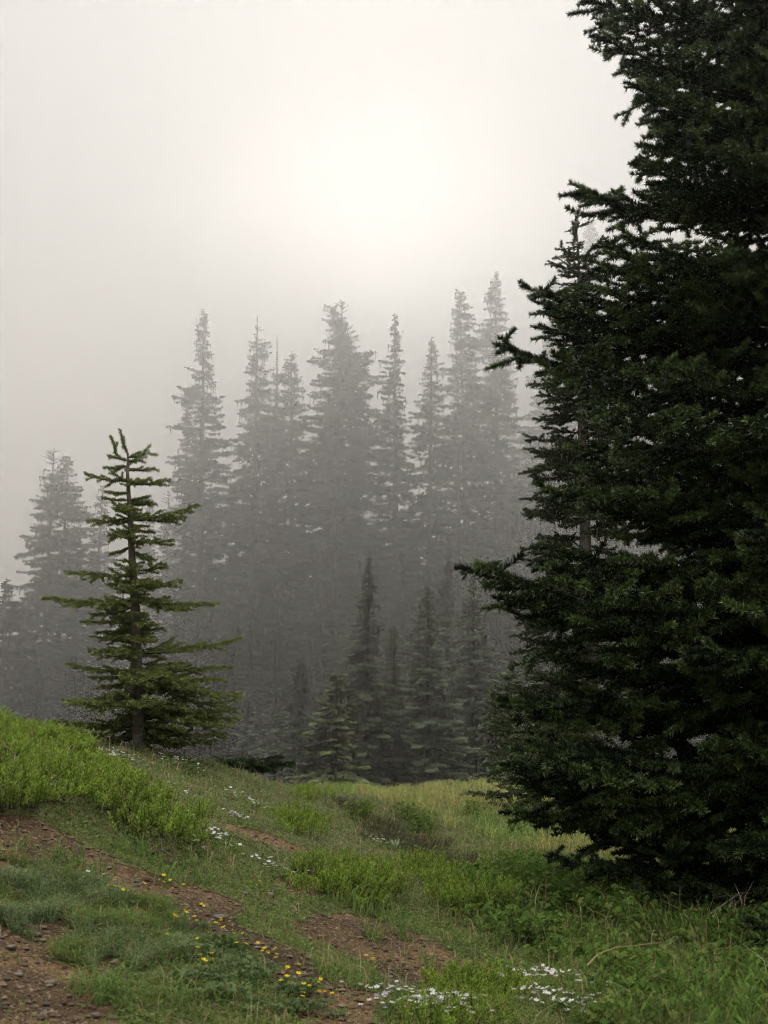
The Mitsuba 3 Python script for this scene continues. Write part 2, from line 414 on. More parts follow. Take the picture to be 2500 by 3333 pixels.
def lichen_strands(bag, rng, P, n, length=(0.06, 0.3), spread=0.07, col=(0.085, 0.072, 0.048), wid=0.008):
    """Wisps hanging straight down below the points P."""
    i = rng.integers(0, len(P), n)
    b = P[i] + rng.normal(0, spread, (n, 3)) * [1, 1, 0.25]
    l = rng.uniform(*length, n) ** 1.0 * rng.uniform(0.4, 1, n)
    a = rng.uniform(0, 2 * np.pi, n)
    w = np.stack([np.cos(a), np.sin(a), 0 * a], -1) * (wid * rng.uniform(0.5, 1.4, n))[:, None]
    tip = b + np.stack([rng.normal(0, 0.02, n), rng.normal(0, 0.02, n), -l], -1)
    bag.tris(b - w, b + w, tip, np.array(col) * rng.uniform(0.7, 1.3, (n, 1)))


# ---------------------------------------------------------------- 1. the young fir on the ridge
rng = np.random.default_rng(11)
z1 = lambda x, y: (x / 6.0, 399.4 + y / 6.0)
YS = 13.0
kit_young = Boughs('young_fir', [0.16, 0.28, 0.45, 0.7, 1.0], 3, lat=0.36, step=0.095, dens=900, nl=0.028, nw=0.0085, up=0.5, tip_from=0.35, sag=-0.03, lift=0.06,
                   green=np.array([0.15, 0.192, 0.052]), fresh=np.array([0.25, 0.275, 0.095]))
yt = 'young_fir'
tag(yt, 'young fir with a forked tip and open branch tiers on the grassy ridge at left', 'tree')
tp = np.array([at(*z1(*q), YS) for q in [(838, 2110), (830, 1950), (820, 1600), (815, 1300), (795, 1000), (780, 700), (765, 450), (768, 330), (730, 235)]])
tz = tp[:, 2]
scene[yt + '__trunk'] = mikit.ply(trunk_mesh(tp, np.array([0.068, 0.056, 0.050, 0.045, 0.035, 0.024, 0.016, 0.010, 0.006]), seed=3), 'bark_material', smooth=True)
ax_at = lambda z: np.array([np.interp(z, tz, tp[:, 0]), np.interp(z, tz, tp[:, 1]), z])
tips = [(670, 345, 365), (645, 410, 400), (525, 465, 490), (620, 600, 605), (700, 665, 690), (530, 740, 715), (665, 840, 790), (690, 930, 880), (425, 1045, 1045), (670, 1110, 1100), (300, 1195, 1205),
        (525, 1290, 1240), (515, 1340, 1310), (610, 1390, 1375), (570, 1430, 1435), (545, 1510, 1490), (440, 1595, 1630), (540, 1665, 1650), (460, 1800, 1740), (560, 1840, 1790), (355, 1930, 1935), (440, 1945, 1950),
        (895, 320, 345), (860, 365, 370), (930, 410, 425), (1030, 490, 510), (885, 580, 605), (1175, 640, 725), (1110, 700, 715), (925, 800, 780), (1055, 850, 850), (895, 970, 900), (1005, 1000, 1030),
        (1100, 1090, 1130), (1285, 1235, 1190), (1110, 1260, 1210), (980, 1370, 1375), (1445, 1420, 1520), (1350, 1600, 1610), (1340, 1680, 1640), (1465, 1765, 1690), (1415, 1810, 1720), (1430, 1860, 1830),
        (1440, 1905, 1850), (1410, 1950, 1880), (1370, 2010, 1950), (1270, 2060, 2000), (1130, 2070, 2020), (640, 2040, 2000)]
for x, y, ya in tips:
    P = at(*z1(x, y), YS)
    A = ax_at(at(*z1(800, ya), YS)[2])
    r = abs(P[0] - A[0])
    P[1] += rng.uniform(-0.35, 0.35) * r
    kit_young.put(key_for(yt + '__branch'), A, P, rng, 0.2)
for k in range(62):                                   # the branches that point towards and away from the viewer
    y = 340 + (2020 - 340) * rng.random() ** 0.62
    r = np.interp(y, [300, 500, 720, 1000, 1190, 1400, 1700, 1900, 2050], [0.10, 0.24, 0.3, 0.28, 0.55, 0.5, 0.85, 0.9, 0.75]) * rng.uniform(0.5, 0.85)
    a = np.radians(rng.choice([90, 270]) + rng.uniform(-55, 55))
    A = ax_at(at(*z1(800, y), YS)[2])
    kit_young.put(key_for(yt + '__branch'), A, A + r * np.array([math.cos(a), math.sin(a), rng.uniform(-0.15, 0.12)]), rng, 0.25)
for k in range(36):
    y = rng.uniform(380, 1950)
    A = ax_at(at(*z1(800, y), YS)[2]); a = rng.uniform(0, 6.28); r = rng.uniform(0.10, 0.26) * (0.5 + y / 2400)
    kit_young.put(key_for(yt + '__branch'), A, A + r * np.array([math.cos(a), math.sin(a), rng.uniform(-0.2, 0.2)]), rng, 0.3)
for q in [((700, 330), (672, 238)), ((770, 330), (728, 228))]:
    kit_young.put(key_for(yt + '__leader_shoot'), at(*z1(*q[0]), YS), at(*z1(*q[1]), YS), rng)

# ---------------------------------------------------------------- 2. the big dark fir at the right edge
rng = np.random.default_rng(23)
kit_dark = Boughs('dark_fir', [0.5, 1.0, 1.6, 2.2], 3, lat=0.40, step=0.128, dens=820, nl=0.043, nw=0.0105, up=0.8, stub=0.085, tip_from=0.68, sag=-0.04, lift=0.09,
                  green=np.array([0.015, 0.031, 0.011]), fresh=np.array([0.17, 0.245, 0.078]))  # inner needles darkened as shade, tips brightened as lit beyond new growth
YB = 10.0
bx = at(858, 900, YB)[0]
bz = float(height(bx, YB))
bt = 'dark_fir'
tag(bt, 'huge dark green fir filling the right edge of the view from grass to top', 'tree')
scene[bt + '__trunk'] = mikit.ply(trunk_mesh([(bx + 0.03, YB, bz - 0.3), (bx, YB, bz + 1), (bx, YB, 6), (bx - 0.05, YB, 12.5)], [0.24, 0.19, 0.12, 0.02], seed=5), 'bark_material', smooth=True)
z4 = lambda x, y: (460.8 + x / 5.4, y / 5.4)
z5 = lambda x, y: (460.8 + x / 5.4, 399.4 + y / 5.4)
edge = [(z4(650, 5), 25), (z4(725, 75), 20), (z4(765, 175), 10), (z4(1095, 215), 30), (z4(875, 350), 15), (z4(945, 440), 25), (z4(960, 495), 10), (z4(1135, 575), 25), (z4(1060, 645), 10), (z4(1045, 715), 20), (z4(950, 860), 40),
        (z4(590, 1005), 45), (z4(710, 1090), 30), (z4(850, 1210), 40), (z4(735, 1330), 40), (z4(705, 1410), 40), (z4(840, 1475), 25), (z4(330, 1530), 60), (z4(440, 1640), 40), (z4(430, 1770), 35), (z4(192, 1885), 45),
        (z4(620, 1960), 30), (z4(640, 2100), 10), (z5(735, 20), 30), (z5(560, 240), 30), (z5(640, 370), 20), (z5(400, 430), 25), (z5(700, 540), 20), (z5(460, 800), -20), (z5(80, 890), 50), (z5(400, 900), 10), (z5(220, 1070), 20),
        (z5(580, 1160), 0), (z5(490, 1380), 20), (z5(530, 1540), 10), (z5(200, 1600), -5), (z6(220, 140), -5), (z6(270, 370), 0), (z6(260, 470), 0), (z6(330, 580), 0), (z6(540, 660), 10), (z6(280, 730), -20), (z6(470, 985), -20),
        (z6(720, 860), 0), (z6(640, 1010), -5), (z6(1110, 1250), -10), (z6(1310, 1400), -25)]
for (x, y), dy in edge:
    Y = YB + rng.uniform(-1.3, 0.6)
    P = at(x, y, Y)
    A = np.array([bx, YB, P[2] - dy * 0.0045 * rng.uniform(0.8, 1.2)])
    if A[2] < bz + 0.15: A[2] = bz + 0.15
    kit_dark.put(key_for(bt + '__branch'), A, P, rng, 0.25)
for k in range(9):                                     # the skirt that sweeps low towards the viewer
    a = rng.uniform(3.5, 5.0); r = rng.uniform(1.1, 1.9)
    e = np.array([bx + r * math.cos(a), YB + r * math.sin(a), 0])
    e[2] = height(e[0], e[1]) + rng.uniform(0.1, 0.35)
    kit_dark.put(key_for(bt + '__branch'), np.array([bx, YB, bz + rng.uniform(0.3, 0.6)]), e, rng, 0.3)
z = bz + 0.25
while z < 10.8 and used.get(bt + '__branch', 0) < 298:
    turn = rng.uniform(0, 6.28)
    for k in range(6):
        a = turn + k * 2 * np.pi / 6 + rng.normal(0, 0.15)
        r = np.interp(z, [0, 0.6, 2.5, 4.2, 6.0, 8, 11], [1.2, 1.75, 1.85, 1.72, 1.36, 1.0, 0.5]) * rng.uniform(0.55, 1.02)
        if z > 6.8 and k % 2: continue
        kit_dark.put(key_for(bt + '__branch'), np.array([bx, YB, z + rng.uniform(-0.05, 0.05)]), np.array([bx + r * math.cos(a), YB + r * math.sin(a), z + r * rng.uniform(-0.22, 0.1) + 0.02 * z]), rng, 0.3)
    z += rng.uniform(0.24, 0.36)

nt = key_for('dark_fir')  # fir added beyond the right edge to shade the lower right corner
tag(nt, 'dark fir added at the right for its shade, only just reaching into the lower right corner of the view', 'tree')
nx, ny = 3.75, 8.0
nz = float(height(nx, ny))
scene[nt + '__trunk'] = mikit.ply(trunk_mesh([(nx, ny, nz - 0.3), (nx, ny, nz + 3), (nx, ny, nz + 7.5)], [0.16, 0.10, 0.01], seed=6), 'bark_material', smooth=True)
z = nz + 0.2
while z < nz + 7.2:
    turn = rng.uniform(0, 6.28); rr = 1.75 * (1 - (z - nz) / 7.8) ** 0.8
    for k in range(6):
        a = turn + k * 2 * np.pi / 6 + rng.normal(0, 0.15); r = rr * rng.uniform(0.7, 1.05) + 0.1
        kit_dark.put(key_for(nt + '__branch'), np.array([nx, ny, z]), np.array([nx + r * math.cos(a), ny + r * math.sin(a), z + r * rng.uniform(-0.12, 0.1)]), rng, 0.3)
    z += 0.36

# ---------------------------------------------------------------- 3. the lichen-hung fir behind it
rng = np.random.default_rng(31)
YM = 16.0
kit_old = Boughs('lichen_fir', [0.3, 0.6, 1.0, 1.5], 3, lat=0.34, step=0.13, dens=560, nl=0.036, nw=0.0115, up=0.7, stub=0.06, sag=-0.03, lift=0.10,
                 green=np.array([0.034, 0.052, 0.020]), fresh=np.array([0.085, 0.11, 0.036]), bare=0.18)
mt = 'lichen_fir'
tag(mt, 'old lichen-hung fir with a thin tip, half hidden behind the huge dark fir', 'tree')
mp = np.array([at(x, y, YM) for x, y in [(592, 800), (590, 690), (589, 640), (583, 470), (578, 330), (579, 260), (575, 212)]])
scene[mt + '__trunk'] = mikit.ply(trunk_mesh(mp, [0.12, 0.095, 0.085, 0.05, 0.026, 0.014, 0.006], seed=9), 'bark_material', smooth=True)
m_at = lambda z: np.array([np.interp(z, mp[:, 2], mp[:, 0]), YM, z])
ends = []
for (x, y), dy in [(z4(490, 1420), 20), (z4(540, 1330), 10), (z4(770, 1290), 20), (z4(580, 1250), 0), (z4(690, 1200), 10), (z4(560, 1360), 10), (z4(780, 1400), 10), (z4(575, 1480), 0), (z4(720, 1490), 0), (z4(535, 2060), 10), (z4(540, 2130), 10),
                   (z5(520, 15), 0), (z5(450, 150), 5), (z5(372, 270), 15), (z5(395, 420), 5), (z5(415, 545), 5), (z5(480, 640), 0), (z5(420, 735), 8), (z5(405, 900), 0), (z5(305, 1190), 0), (z5(305, 1280), 5), (z5(430, 1000), 0),
                   (z5(405, 1500), -5), (z5(430, 1560), -5), (z5(900, 610), 10), (z5(880, 1250), 10), (z5(900, 1330), 5), (z5(470, 1100), 0), (z5(480, 1400), 0)]:
    P = at(x, y, YM + rng.uniform(-0.5, 0.5))
    A = m_at(P[2] - dy * 0.011)
    kit_old.put(key_for(mt + '__branch'), A, P, rng, 0.3)
    if P[2] < 5: ends += [A + (P - A) * s for s in (0.25, 0.45, 0.65, 0.8)]
z = 1.6
while z < 7.6:
    for k in range(4 if z < 4.6 else 7):
        a = rng.uniform(0, 2 * np.pi)
        r = np.interp(z, [1.5, 3, 5, 6, 6.7, 7.7], [1.15, 0.95, 0.68, 0.56, 0.44, 0.12]) * rng.uniform(0.55, 1.1)
        A = m_at(z + rng.uniform(-0.07, 0.07))
        P = A + r * np.array([math.cos(a), math.sin(a), rng.uniform(-0.3, 0.15)])
        kit_old.put(key_for(mt + '__branch'), A, P, rng, 0.4)
        if z < 5.5: ends += [A + (P - A) * s for s in (0.4, 0.7)]
    z += 0.17
kit_old.put(key_for(mt + '__leader_shoot'), m_at(7.6), m_at(7.6) + [-0.02, 0, 0.34], rng)
bag = Bag()
lichen_strands(bag, rng, np.array(ends), 2600, (0.05, 0.3), 0.06)
scene[mt + '__hanging_lichen'] = bag.ply('needle_material')
tag(mt + '__hanging_lichen', 'brown lichen wisps hanging under the branches', kind='stuff')


# ---------------------------------------------------------------- 4. small firs near by
def small_fir(key, base, top, rad, rng, kit, whorls, per=6, shape=0.8, trunk=0.03, droop=-0.05):
    base, top = np.asarray(base, float), np.asarray(top, float)
    H = top[2] - base[2]
    scene[key + '__trunk'] = mikit.ply(trunk_mesh([base - [0, 0, 0.1], base * 0.5 + top * 0.5, top], [trunk, trunk * 0.6, 0.005], 8, seed=1), 'bark_material', smooth=True)
    for w in range(whorls):
        t = 0.03 + 0.93 * (w / whorls) ** 0.9
        for k in range(per):
            a = rng.uniform(0, 2 * np.pi)
            r = rad * (1 - t) ** shape * rng.uniform(0.6, 1.15) + 0.04
            A = base + (top - base) * (t + rng.uniform(-0.02, 0.02))
            kit.put(key_for(key + '__branch'), A, A + r * np.array([math.cos(a), math.sin(a), droop + 0.35 * t]), rng, 0.25)
    kit.put(key_for(key + '__leader_shoot'), base + (top - base) * 0.93, top + [0, 0, 0.03], rng)


rng = np.random.default_rng(41)
kit_pale = Boughs('pale_fir', [0.2, 0.45, 0.8], 2, lat=0.36, step=0.11, dens=560, nl=0.032, nw=0.010, up=0.6, green=np.array([0.075, 0.105, 0.042]), fresh=np.array([0.17, 0.20, 0.085]))
b = np.array([*at(510, 790, 17)[:2], 0]); b[2] = height(b[0], b[1])
k = key_for('small_fir'); tag(k, 'small pale fir with a thin candle tip, left of the huge dark fir', 'tree')
small_fir(k, b, at(511, 662, 17), 0.52, rng, kit_pale, 12, 6, 0.75)
b = at(556, 790, 15.6); b[2] = height(b[0], b[1])
k = key_for('small_fir'); tag(k, 'dense bushy fir with drooping skirts at the foot of the lichen-hung fir', 'tree')
small_fir(k, b, at(560, 700, 15.6), 0.78, rng, kit_pale, 11, 7, 0.5)
b = at(243, 775, 14.3); b[2] = height(b[0], b[1]) + 0.05
k = key_for('low_fir'); tag(k, 'low dark creeping fir bush on the ridge right of the young fir', 'bush')
for i in range(30):
    a = rng.uniform(0, 2 * np.pi); r = rng.uniform(0.2, 0.42)
    A = b + np.array([rng.uniform(-0.22, 0.2), rng.uniform(-0.12, 0.15), 0.02 + 0.13 * rng.random()])
    kit_dark.put(key_for(k + '__branch'), A, A + r * np.array([math.cos(a), math.sin(a) * 0.7, rng.uniform(-0.1, 0.25)]), rng, 0.3)
b = at(97, 735, 13.4); b[2] = height(b[0], b[1])
k = key_for('low_fir'); tag(k, 'low dark fir sprays spreading over the ridge left of the young fir trunk', 'bush')
for i in range(22):
    a = rng.uniform(0.0, 2 * np.pi); r = rng.uniform(0.2, 0.5)
    A = b + np.array([rng.uniform(-0.1, 0.3), rng.uniform(-0.2, 0.2), 0.05 + 0.18 * rng.random()])
    kit_young.put(key_for(k + '__branch'), A, A + r * np.array([math.cos(a), math.sin(a) * 0.7, rng.uniform(-0.05, 0.2)]), rng, 0.3)


# ---------------------------------------------------------------- 5. forest trees
def conifer(seed, H, R, spray=0.3, gap=0.42, per=6, start=0.04, shape=0.8, ragged=0.35, droop=0.25, lichen=0.4, bend=0.0, bare_top=0.0, col=(0.024, 0.034, 0.018), thin=1.0, fresh=0.0, tip=0.38):
    """(trunk mesh, crown mesh) of a conifer of height H and crown radius R, its foot at the origin."""
    rng = np.random.default_rng(seed)
    col = np.array(col)
    lean = rng.normal(0, 0.012, 2)
    sx = lambda z: np.stack([lean[0] * z + bend * H * np.clip((z / H - 0.93) / 0.07, 0, 1) ** 2, lean[1] * z, z], -1)
    zt = np.linspace(-1.0, H, 14)
    tr = trunk_mesh(sx(zt), 0.011 * H * (1 - np.clip(zt, 0, H) / H) ** 0.8 + 0.012, 7, seed=seed)
    A, D, LEN = [], [], []
    z = start * H
    phase = rng.uniform(0, 6)
    while z < H * (0.995 - bare_top):
        t = z / H
        prof = R * (1 - t) ** shape * (0.55 + 0.45 * min(1, t / 0.15 + 0.3))
        layer = rng.uniform(1 - ragged, 1 + 0.6 * ragged)
        for k in range(per):
            a = rng.uniform(0, 2 * np.pi)
            side = 1 + 0.3 * math.sin(a * 1.0 + phase + t * 9)
            r = prof * layer * side * rng.uniform(0.7, 1.15) + 0.05
            e = -droop * (1 - t) ** 0.7 * rng.uniform(0.5, 1.5) + 0.45 * max(0, t - 0.75) + rng.normal(0, 0.08)
            A.append(sx(z + rng.uniform(-0.5, 0.5) * gap)); D.append([math.cos(a), math.sin(a), e]); LEN.append(r)
        z += gap * rng.uniform(0.7, 1.3) * (1 - 0.45 * t)
    A, D, LEN = np.array(A), unit(np.array(D)), np.array(LEN)
    bag = Bag()
    n = np.maximum(3, (LEN / spray * 13.0 * thin / np.clip(LEN / (0.45 * R) + 0.3, 0.5, 1))).astype(int)
    i = np.repeat(np.arange(len(LEN)), n)
    s = rng.random(len(i)) ** 0.75 * 0.97 + 0.06
    d = D[i]; lat = unit(np.cross(d, [0, 0, 1.0]))
    sd = rng.choice([-1, 1], len(i))[:, None]
    base = A[i] + d * (LEN[i] * s)[:, None]
    base[:, 2] += LEN[i] * (0.16 * (s ** 2 - s))
    wide = np.clip(LEN[i] * 0.5 * (1.05 - s), 0.15 * spray, spray * 2.4) * rng.uniform(0.2, 1.1, len(i))
    base = base + lat * sd * wide[:, None] * rng.uniform(0, 0.7, len(i))[:, None]
    dirn = unit(d * rng.uniform(0.4, 1.0, (len(i), 1)) + lat * sd * rng.uniform(0.1, 1.0, (len(i), 1)) + np.stack([0 * s, 0 * s, rng.normal(-0.16, 0.17, len(i))], -1))
    L = spray * rng.uniform(0.5, 1.25, len(i)) * (1 - 0.35 * s) * np.clip(LEN[i] / (0.45 * R) + 0.12, tip, 1)
    w = unit(np.cross(dirn, rng.normal(size=dirn.shape) * [0.6, 0.6, 1.2])) * (L * 0.32)[:, None]
    cc = col * rng.uniform(0.7, 1.35, (len(i), 1)) * (1 + fresh * (s[:, None] > 0.7))
    m = base + dirn * (L * 0.45)[:, None]
    bag.tris(base, m + w, base + dirn * L[:, None], cc)
    bag.tris(base, base + dirn * L[:, None], m - w, cc)
    if lichen:
        lichen_strands(bag, rng, base, int(len(base) * 0.16 * lichen), (0.2, 0.9), 0.1, col=(0.05, 0.045, 0.034), wid=0.035)
    for q in range(0, len(LEN), 2):
        bag.tube(np.stack([A[q], A[q] + D[q] * LEN[q] * 0.9]), [0.03, 0.008], (0.05, 0.042, 0.035), 3)
    if bare_top:
        for q in range(16):
            z = H * (1 - bare_top * rng.uniform(0.05, 1)); a = rng.uniform(0, 6.28); l = rng.uniform(0.3, 0.9) * (H - z + 0.4) / (bare_top * H + .4)
            bag.tube(np.stack([sx(z), sx(z) + l * np.array([math.cos(a), math.sin(a), 0.35])]), [0.03, 0.01], (0.06, 0.052, 0.045), 3)
    return tr, bag


def stand(key, label, px, py, Y, seed, group=None, rw=None, **kw):
    """A forest tree of its own shape: its tip shows at (px, py) at distance Y, its foot is on the slope there."""
    tip = at(px, py, Y)
    x, y = tip[:2]
    b = float(height(x, y))
    H = tip[2] - b
    tr, cr = conifer(seed, H, rw * H, **kw)
    M = T().translate([x, y, b])
    scene[key + '__trunk'] = {**mikit.ply(tr, 'far_bark_material', smooth=True), 'to_world': M}
    scene[key + '__crown'] = {**cr.ply('far_needle_material', axis=0), 'to_world': M}
    tag(key, label, 'tree', group)


FAR = [(207, 312, 72, .085, {}, 'tall narrow spire standing apart at the left end of the misty tree row'),
       (187, 394, 73, .06, {'ragged': .5}, 'thin ragged fir just left of the tall narrow spire, its lower half merged with it'),
       (258, 317, 74, .105, {'bare_top': .05}, 'misty fir with a bent thin tip, second tall spire from the left'),
       (282, 336, 78, .055, {'bare_top': .16, 'ragged': .6, 'thin': .7}, 'misty half dead tree with a bare twiggy crooked top'),
       (298, 352, 76, .085, {'shape': .55}, 'misty blunt topped fir just right of the bare topped tree'),
       (331, 303, 72, .105, {'bare_top': .03}, 'pointed left one of the two broad firs standing close under the sun glow'),
       (347, 306, 74, .125, {'bend': -.02, 'shape': .65}, 'right one of the two broad firs under the sun glow, with a bent over tip'),
       (396, 312, 71, .065, {}, 'very slim misty spire right of the two broad firs'),
       (424, 337, 72, .085, {}, 'misty fir with a dense cone right of the very slim spire'),
       (470, 288, 76, .075, {'ragged': .4, 'shape': .6}, 'pale misty fir with a blunt narrow top, left of the highest pointed one'),
       (493, 272, 78, .115, {'ragged': .2}, 'highest pointed misty fir with an even cone in the middle of the row'),
       (456, 432, 70, .05, {'bare_top': .2, 'thin': .5}, 'thin misty snag with bare upper twigs, low between two tall firs'),
       (548, 322, 84, .085, {}, 'pale misty fir left of the lichen-hung fir and mostly veiled'),
       (556, 273, 92, .075, {}, 'faint fir tip in fog just left of the lichen-hung fir tip'),
       (592, 213, 92, .10, {}, 'faint tall fir in fog directly behind the tip of the lichen-hung fir'),
       (629, 276, 96, .08, {}, 'faint fir seen in the gap right of the lichen-hung fir'),
       (652, 282, 98, .09, {}, 'second faint fir seen in the gap between boughs of the dark fir'),
       (676, 268, 96, .09, {}, 'rightmost faint fir seen in the gap between boughs of the dark fir'),
       (51, 447, 66, .13, {'bare_top': .05, 'shape': .7}, 'misty broad fir with a twiggy tip at far left'),
       (63, 459, 68, .13, {'shape': .65}, 'misty dense fir just right of the broad one at far left'),
       (96, 484, 72, .10, {'ragged': .25}, 'misty fir with a slender spire behind the left branches of the young fir'),
       (153, 495, 82, .07, {}, 'faint slim fir seen right of the young fir tip'),
       (166, 489, 82, .07, {'bare_top': .05}, 'faint ragged fir just left of the tall row, right of the young fir'),
       (2, 577, 58, .13, {}, 'misty fir cut by the left edge of the view'),
       (14, 600, 60, .15, {'shape': .6}, 'misty fir with a rounded top near the left edge of the view'),
       (32, 588, 64, .10, {}, 'misty slim fir low at the left beside the broad fir')]
for i, (px, py, Y, rw, kw, lab) in enumerate(FAR):
    stand(key_for('misty_fir'), lab, px, py, Y, 300 + i, rw=rw * 1.6, spray=0.40, thin=kw.pop('thin', 1.0) * (1.35 if Y > 80 else 1.1), **kw)

MID = [(366, 558, 38, .12, {'ragged': .3}, (.042, .052, .030), 'dark slender fir with a brownish tip rising in the middle of the forest edge'),
       (305, 657, 40, .13, {}, (.034, .044, .030), 'narrow dark fir left of the yellowish hemlock at the forest edge'),
       (336, 671, 33, .26, {'droop': .5, 'shape': .75}, (.062, .074, .034), 'yellowish drooping hemlock at the near forest edge'),
       (393, 625, 39, .13, {}, (.042, .052, .032), 'dark fir close on the right of the dark slender fir'),
       (428, 583, 38, .17, {'ragged': .25}, (.052, .066, .042), 'broad grey green fir at the forest edge, centre right'),
       (414, 600, 44, .12, {}, (.05, .06, .04), 'slim grey fir behind the broad grey green fir'),
       (472, 572, 40, .17, {}, (.052, .066, .044), 'tall grey green fir at the right end of the forest edge'),
       (450, 560, 48, .11, {}, (.045, .055, .035), 'tall misty fir behind the gap between the two grey green firs'),
       (533, 640, 36, .20, {}, (.07, .085, .06), 'pale fir behind the thin candle tipped small fir'),
       (495, 690, 34, .2, {}, (.045, .055, .035), 'dark low fir between the grey green fir and the small pale fir'),
       (275, 680, 44, .15, {}, (.05, .062, .045), 'misty fir left of the narrow dark fir, low at the forest edge'),
       (250, 690, 46, .16, {}, (.05, .062, .045), 'misty low fir nearest the creeping fir bush')]
for i, (px, py, Y, rw, kw, col, lab) in enumerate(MID):
    col = tuple(q * 1.5 for q in col)
    stand(key_for('forest_edge_fir'), lab, px, py, Y, 500 + i, rw=rw * 1.25, spray=0.19, gap=0.2, per=7, shape=kw.pop('shape', 0.9), tip=0.5, col=col, lichen=0.1, fresh=0.5, thin=1.25, **kw)  # outer sprays coloured lighter, standing in for light on the tips

# the body of the forest: copies of six shapes
rng = np.random.default_rng(61)
KIT = []
for i in range(6):
    tr, cr = conifer(700 + i, 20.0, [1.9, 2.2, 2.5, 2.0, 2.8, 2.3][i], spray=0.36, gap=0.46, per=6, droop=.3, ragged=.3)
    scene[f'forest_kit_{i}'] = {'type': 'shapegroup', 'trunk': mikit.ply(tr, 'far_bark_material', smooth=True), 'crown': cr.ply('far_needle_material', axis=0)}
    KIT.append(f'forest_kit_{i}')
skyline_x = [0, 15, 40, 60, 75, 100, 125, 160, 175, 190, 220, 240, 260, 300, 340, 380, 400, 430, 470, 500, 530, 560, 600, 700, 800]
skyline_y = [640, 630, 600, 570, 580, 590, 600, 560, 520, 500, 480, 470, 455, 450, 440, 455, 470, 460, 450, 430, 400, 370, 350, 340, 350]
for i in range(230):
    px = rng.uniform(-110, 880)
    u = rng.random()
    Y = 46 + 40 * u + rng.uniform(-3, 3)
    top = np.interp(px, skyline_x, skyline_y)
    py = top + 25 + (690 - top - 25) * (1 - u) * rng.uniform(0.75, 1.05) + rng.uniform(-5, 30)
    tip = at(px, py, Y); b = float(height(tip[0], tip[1]))
    if i >= 150:                                        # the rows further up the slope
        Y = rng.uniform(84, 112); tip = at(px, top + rng.uniform(25, 110), Y); b = float(height(tip[0], tip[1]))
    H = tip[2] - b
    if H < 4: continue
    k = f'forest_wall__{i + 1:03d}'
    w = 1.35 * (H / 20) ** 0.7
    scene[k] = {'type': 'instance', 'group': {'type': 'ref', 'id': KIT[rng.integers(6)]}, 'to_world': T().translate([float(tip[0]), float(tip[1]), b]).rotate([0, 0, 1], float(rng.uniform(0, 360))).scale([w, w, H / 20])}

tag('forest_wall', 'dim fogged wall of merged conifers below and between the tall misty spires', 'forest', kind='stuff')


# ---------------------------------------------------------------- 6. grass and ground cover
def blades(bag, rng, x, y, h, w, lean, col, seg=2):
    """Bent blades of grass, three triangles each."""
    n = len(x)
    b = np.stack([x, y, height(x, y) - 0.008], -1)
    a = rng.uniform(0, 2 * np.pi, n)
    d = np.stack([np.cos(a), np.sin(a), 0 * a], -1)
    k = lean * rng.uniform(0.1, 1.4, n)
    m = b + d * (h * k * 0.35)[:, None] + np.stack([0 * h, 0 * h, h * 0.6], -1)
    t = b + d * (h * k * 1.1)[:, None] + np.stack([0 * h, 0 * h, h * (1 - 0.35 * np.minimum(k, 1.3))], -1)
    s = a + np.pi / 2 + rng.normal(0, 0.5, n)
    e = np.stack([np.cos(s), np.sin(s), 0 * s], -1) * (w / 2)[:, None]
    v = np.stack([b - e, b + e, m + e * 0.8, m - e * 0.8, t], 1).reshape(-1, 3)
    q = np.arange(n)[:, None] * 5
    f = np.vstack([q + [0, 1, 2], q + [0, 2, 3], q + [3, 2, 4]])
    bag.add(v, f, np.repeat(np.broadcast_to(col, (n, 3)), 5, 0))


def tufted(rng, n, r0, r1, spread, per, ang=27):
    cx, cy, r = scatter(rng, n // per, r0, r1, ang)
    g = np.repeat(np.arange(len(cx)), per)
    return cx[g] + rng.normal(0, 1, len(g)) * spread, cy[g] + rng.normal(0, 1, len(g)) * spread, r[g], g


def pick(rng, n, *cols):
    c = np.array(cols)[rng.integers(0, len(cols), n)]
    return c * rng.uniform(0.75, 1.3, (n, 1)) * (1 + rng.normal(0, 0.06, (n, 3)))


rng = np.random.default_rng(71)
allheath = shapely.union_all(HEATH)
x, y, r, g = tufted(rng, 310000, 4.6, 31, 0.038, 18)
patch = meshkit.fbm(np.stack([x * 0.9, y * 0.9, 0 * x], -1), 3, 8)
mead, blue, hea, bro, forb = (inside(q, x, y) for q in (MEADOW, BLUE, allheath, BROWN, FORB))
soil = in_soil(x, y)
keep = np.where(soil, rng.random(len(x)) < 0.05, np.where(hea, rng.random(len(x)) < 0.6, np.where(bro, rng.random(len(x)) < 0.3, True)))
keep &= ~blue | (rng.random(len(x)) < 0.35)
# the meadow
k = keep & mead
bag = Bag()
n = int(k.sum()); dist = np.hypot(x[k], y[k])
gold = (patch[k] > 0.42)[:, None]
col = np.where(gold & (rng.random((n, 1)) < 0.6), pick(rng, n, (.24, .21, .085), (.27, .23, .11), (.20, .195, .075)), pick(rng, n, (.13, .18, .055), (.16, .20, .07), (.11, .16, .045)))
blades(bag, rng, x[k], y[k], rng.uniform(0.06, 0.17, n), 0.0025 + 0.00034 * dist, 0.55, col)
scene['meadow_grass'] = bag.ply('leaf_material')
tag('meadow_grass', 'pale golden green grass of the level meadow reaching to the forest edge', 'grass', kind='stuff')
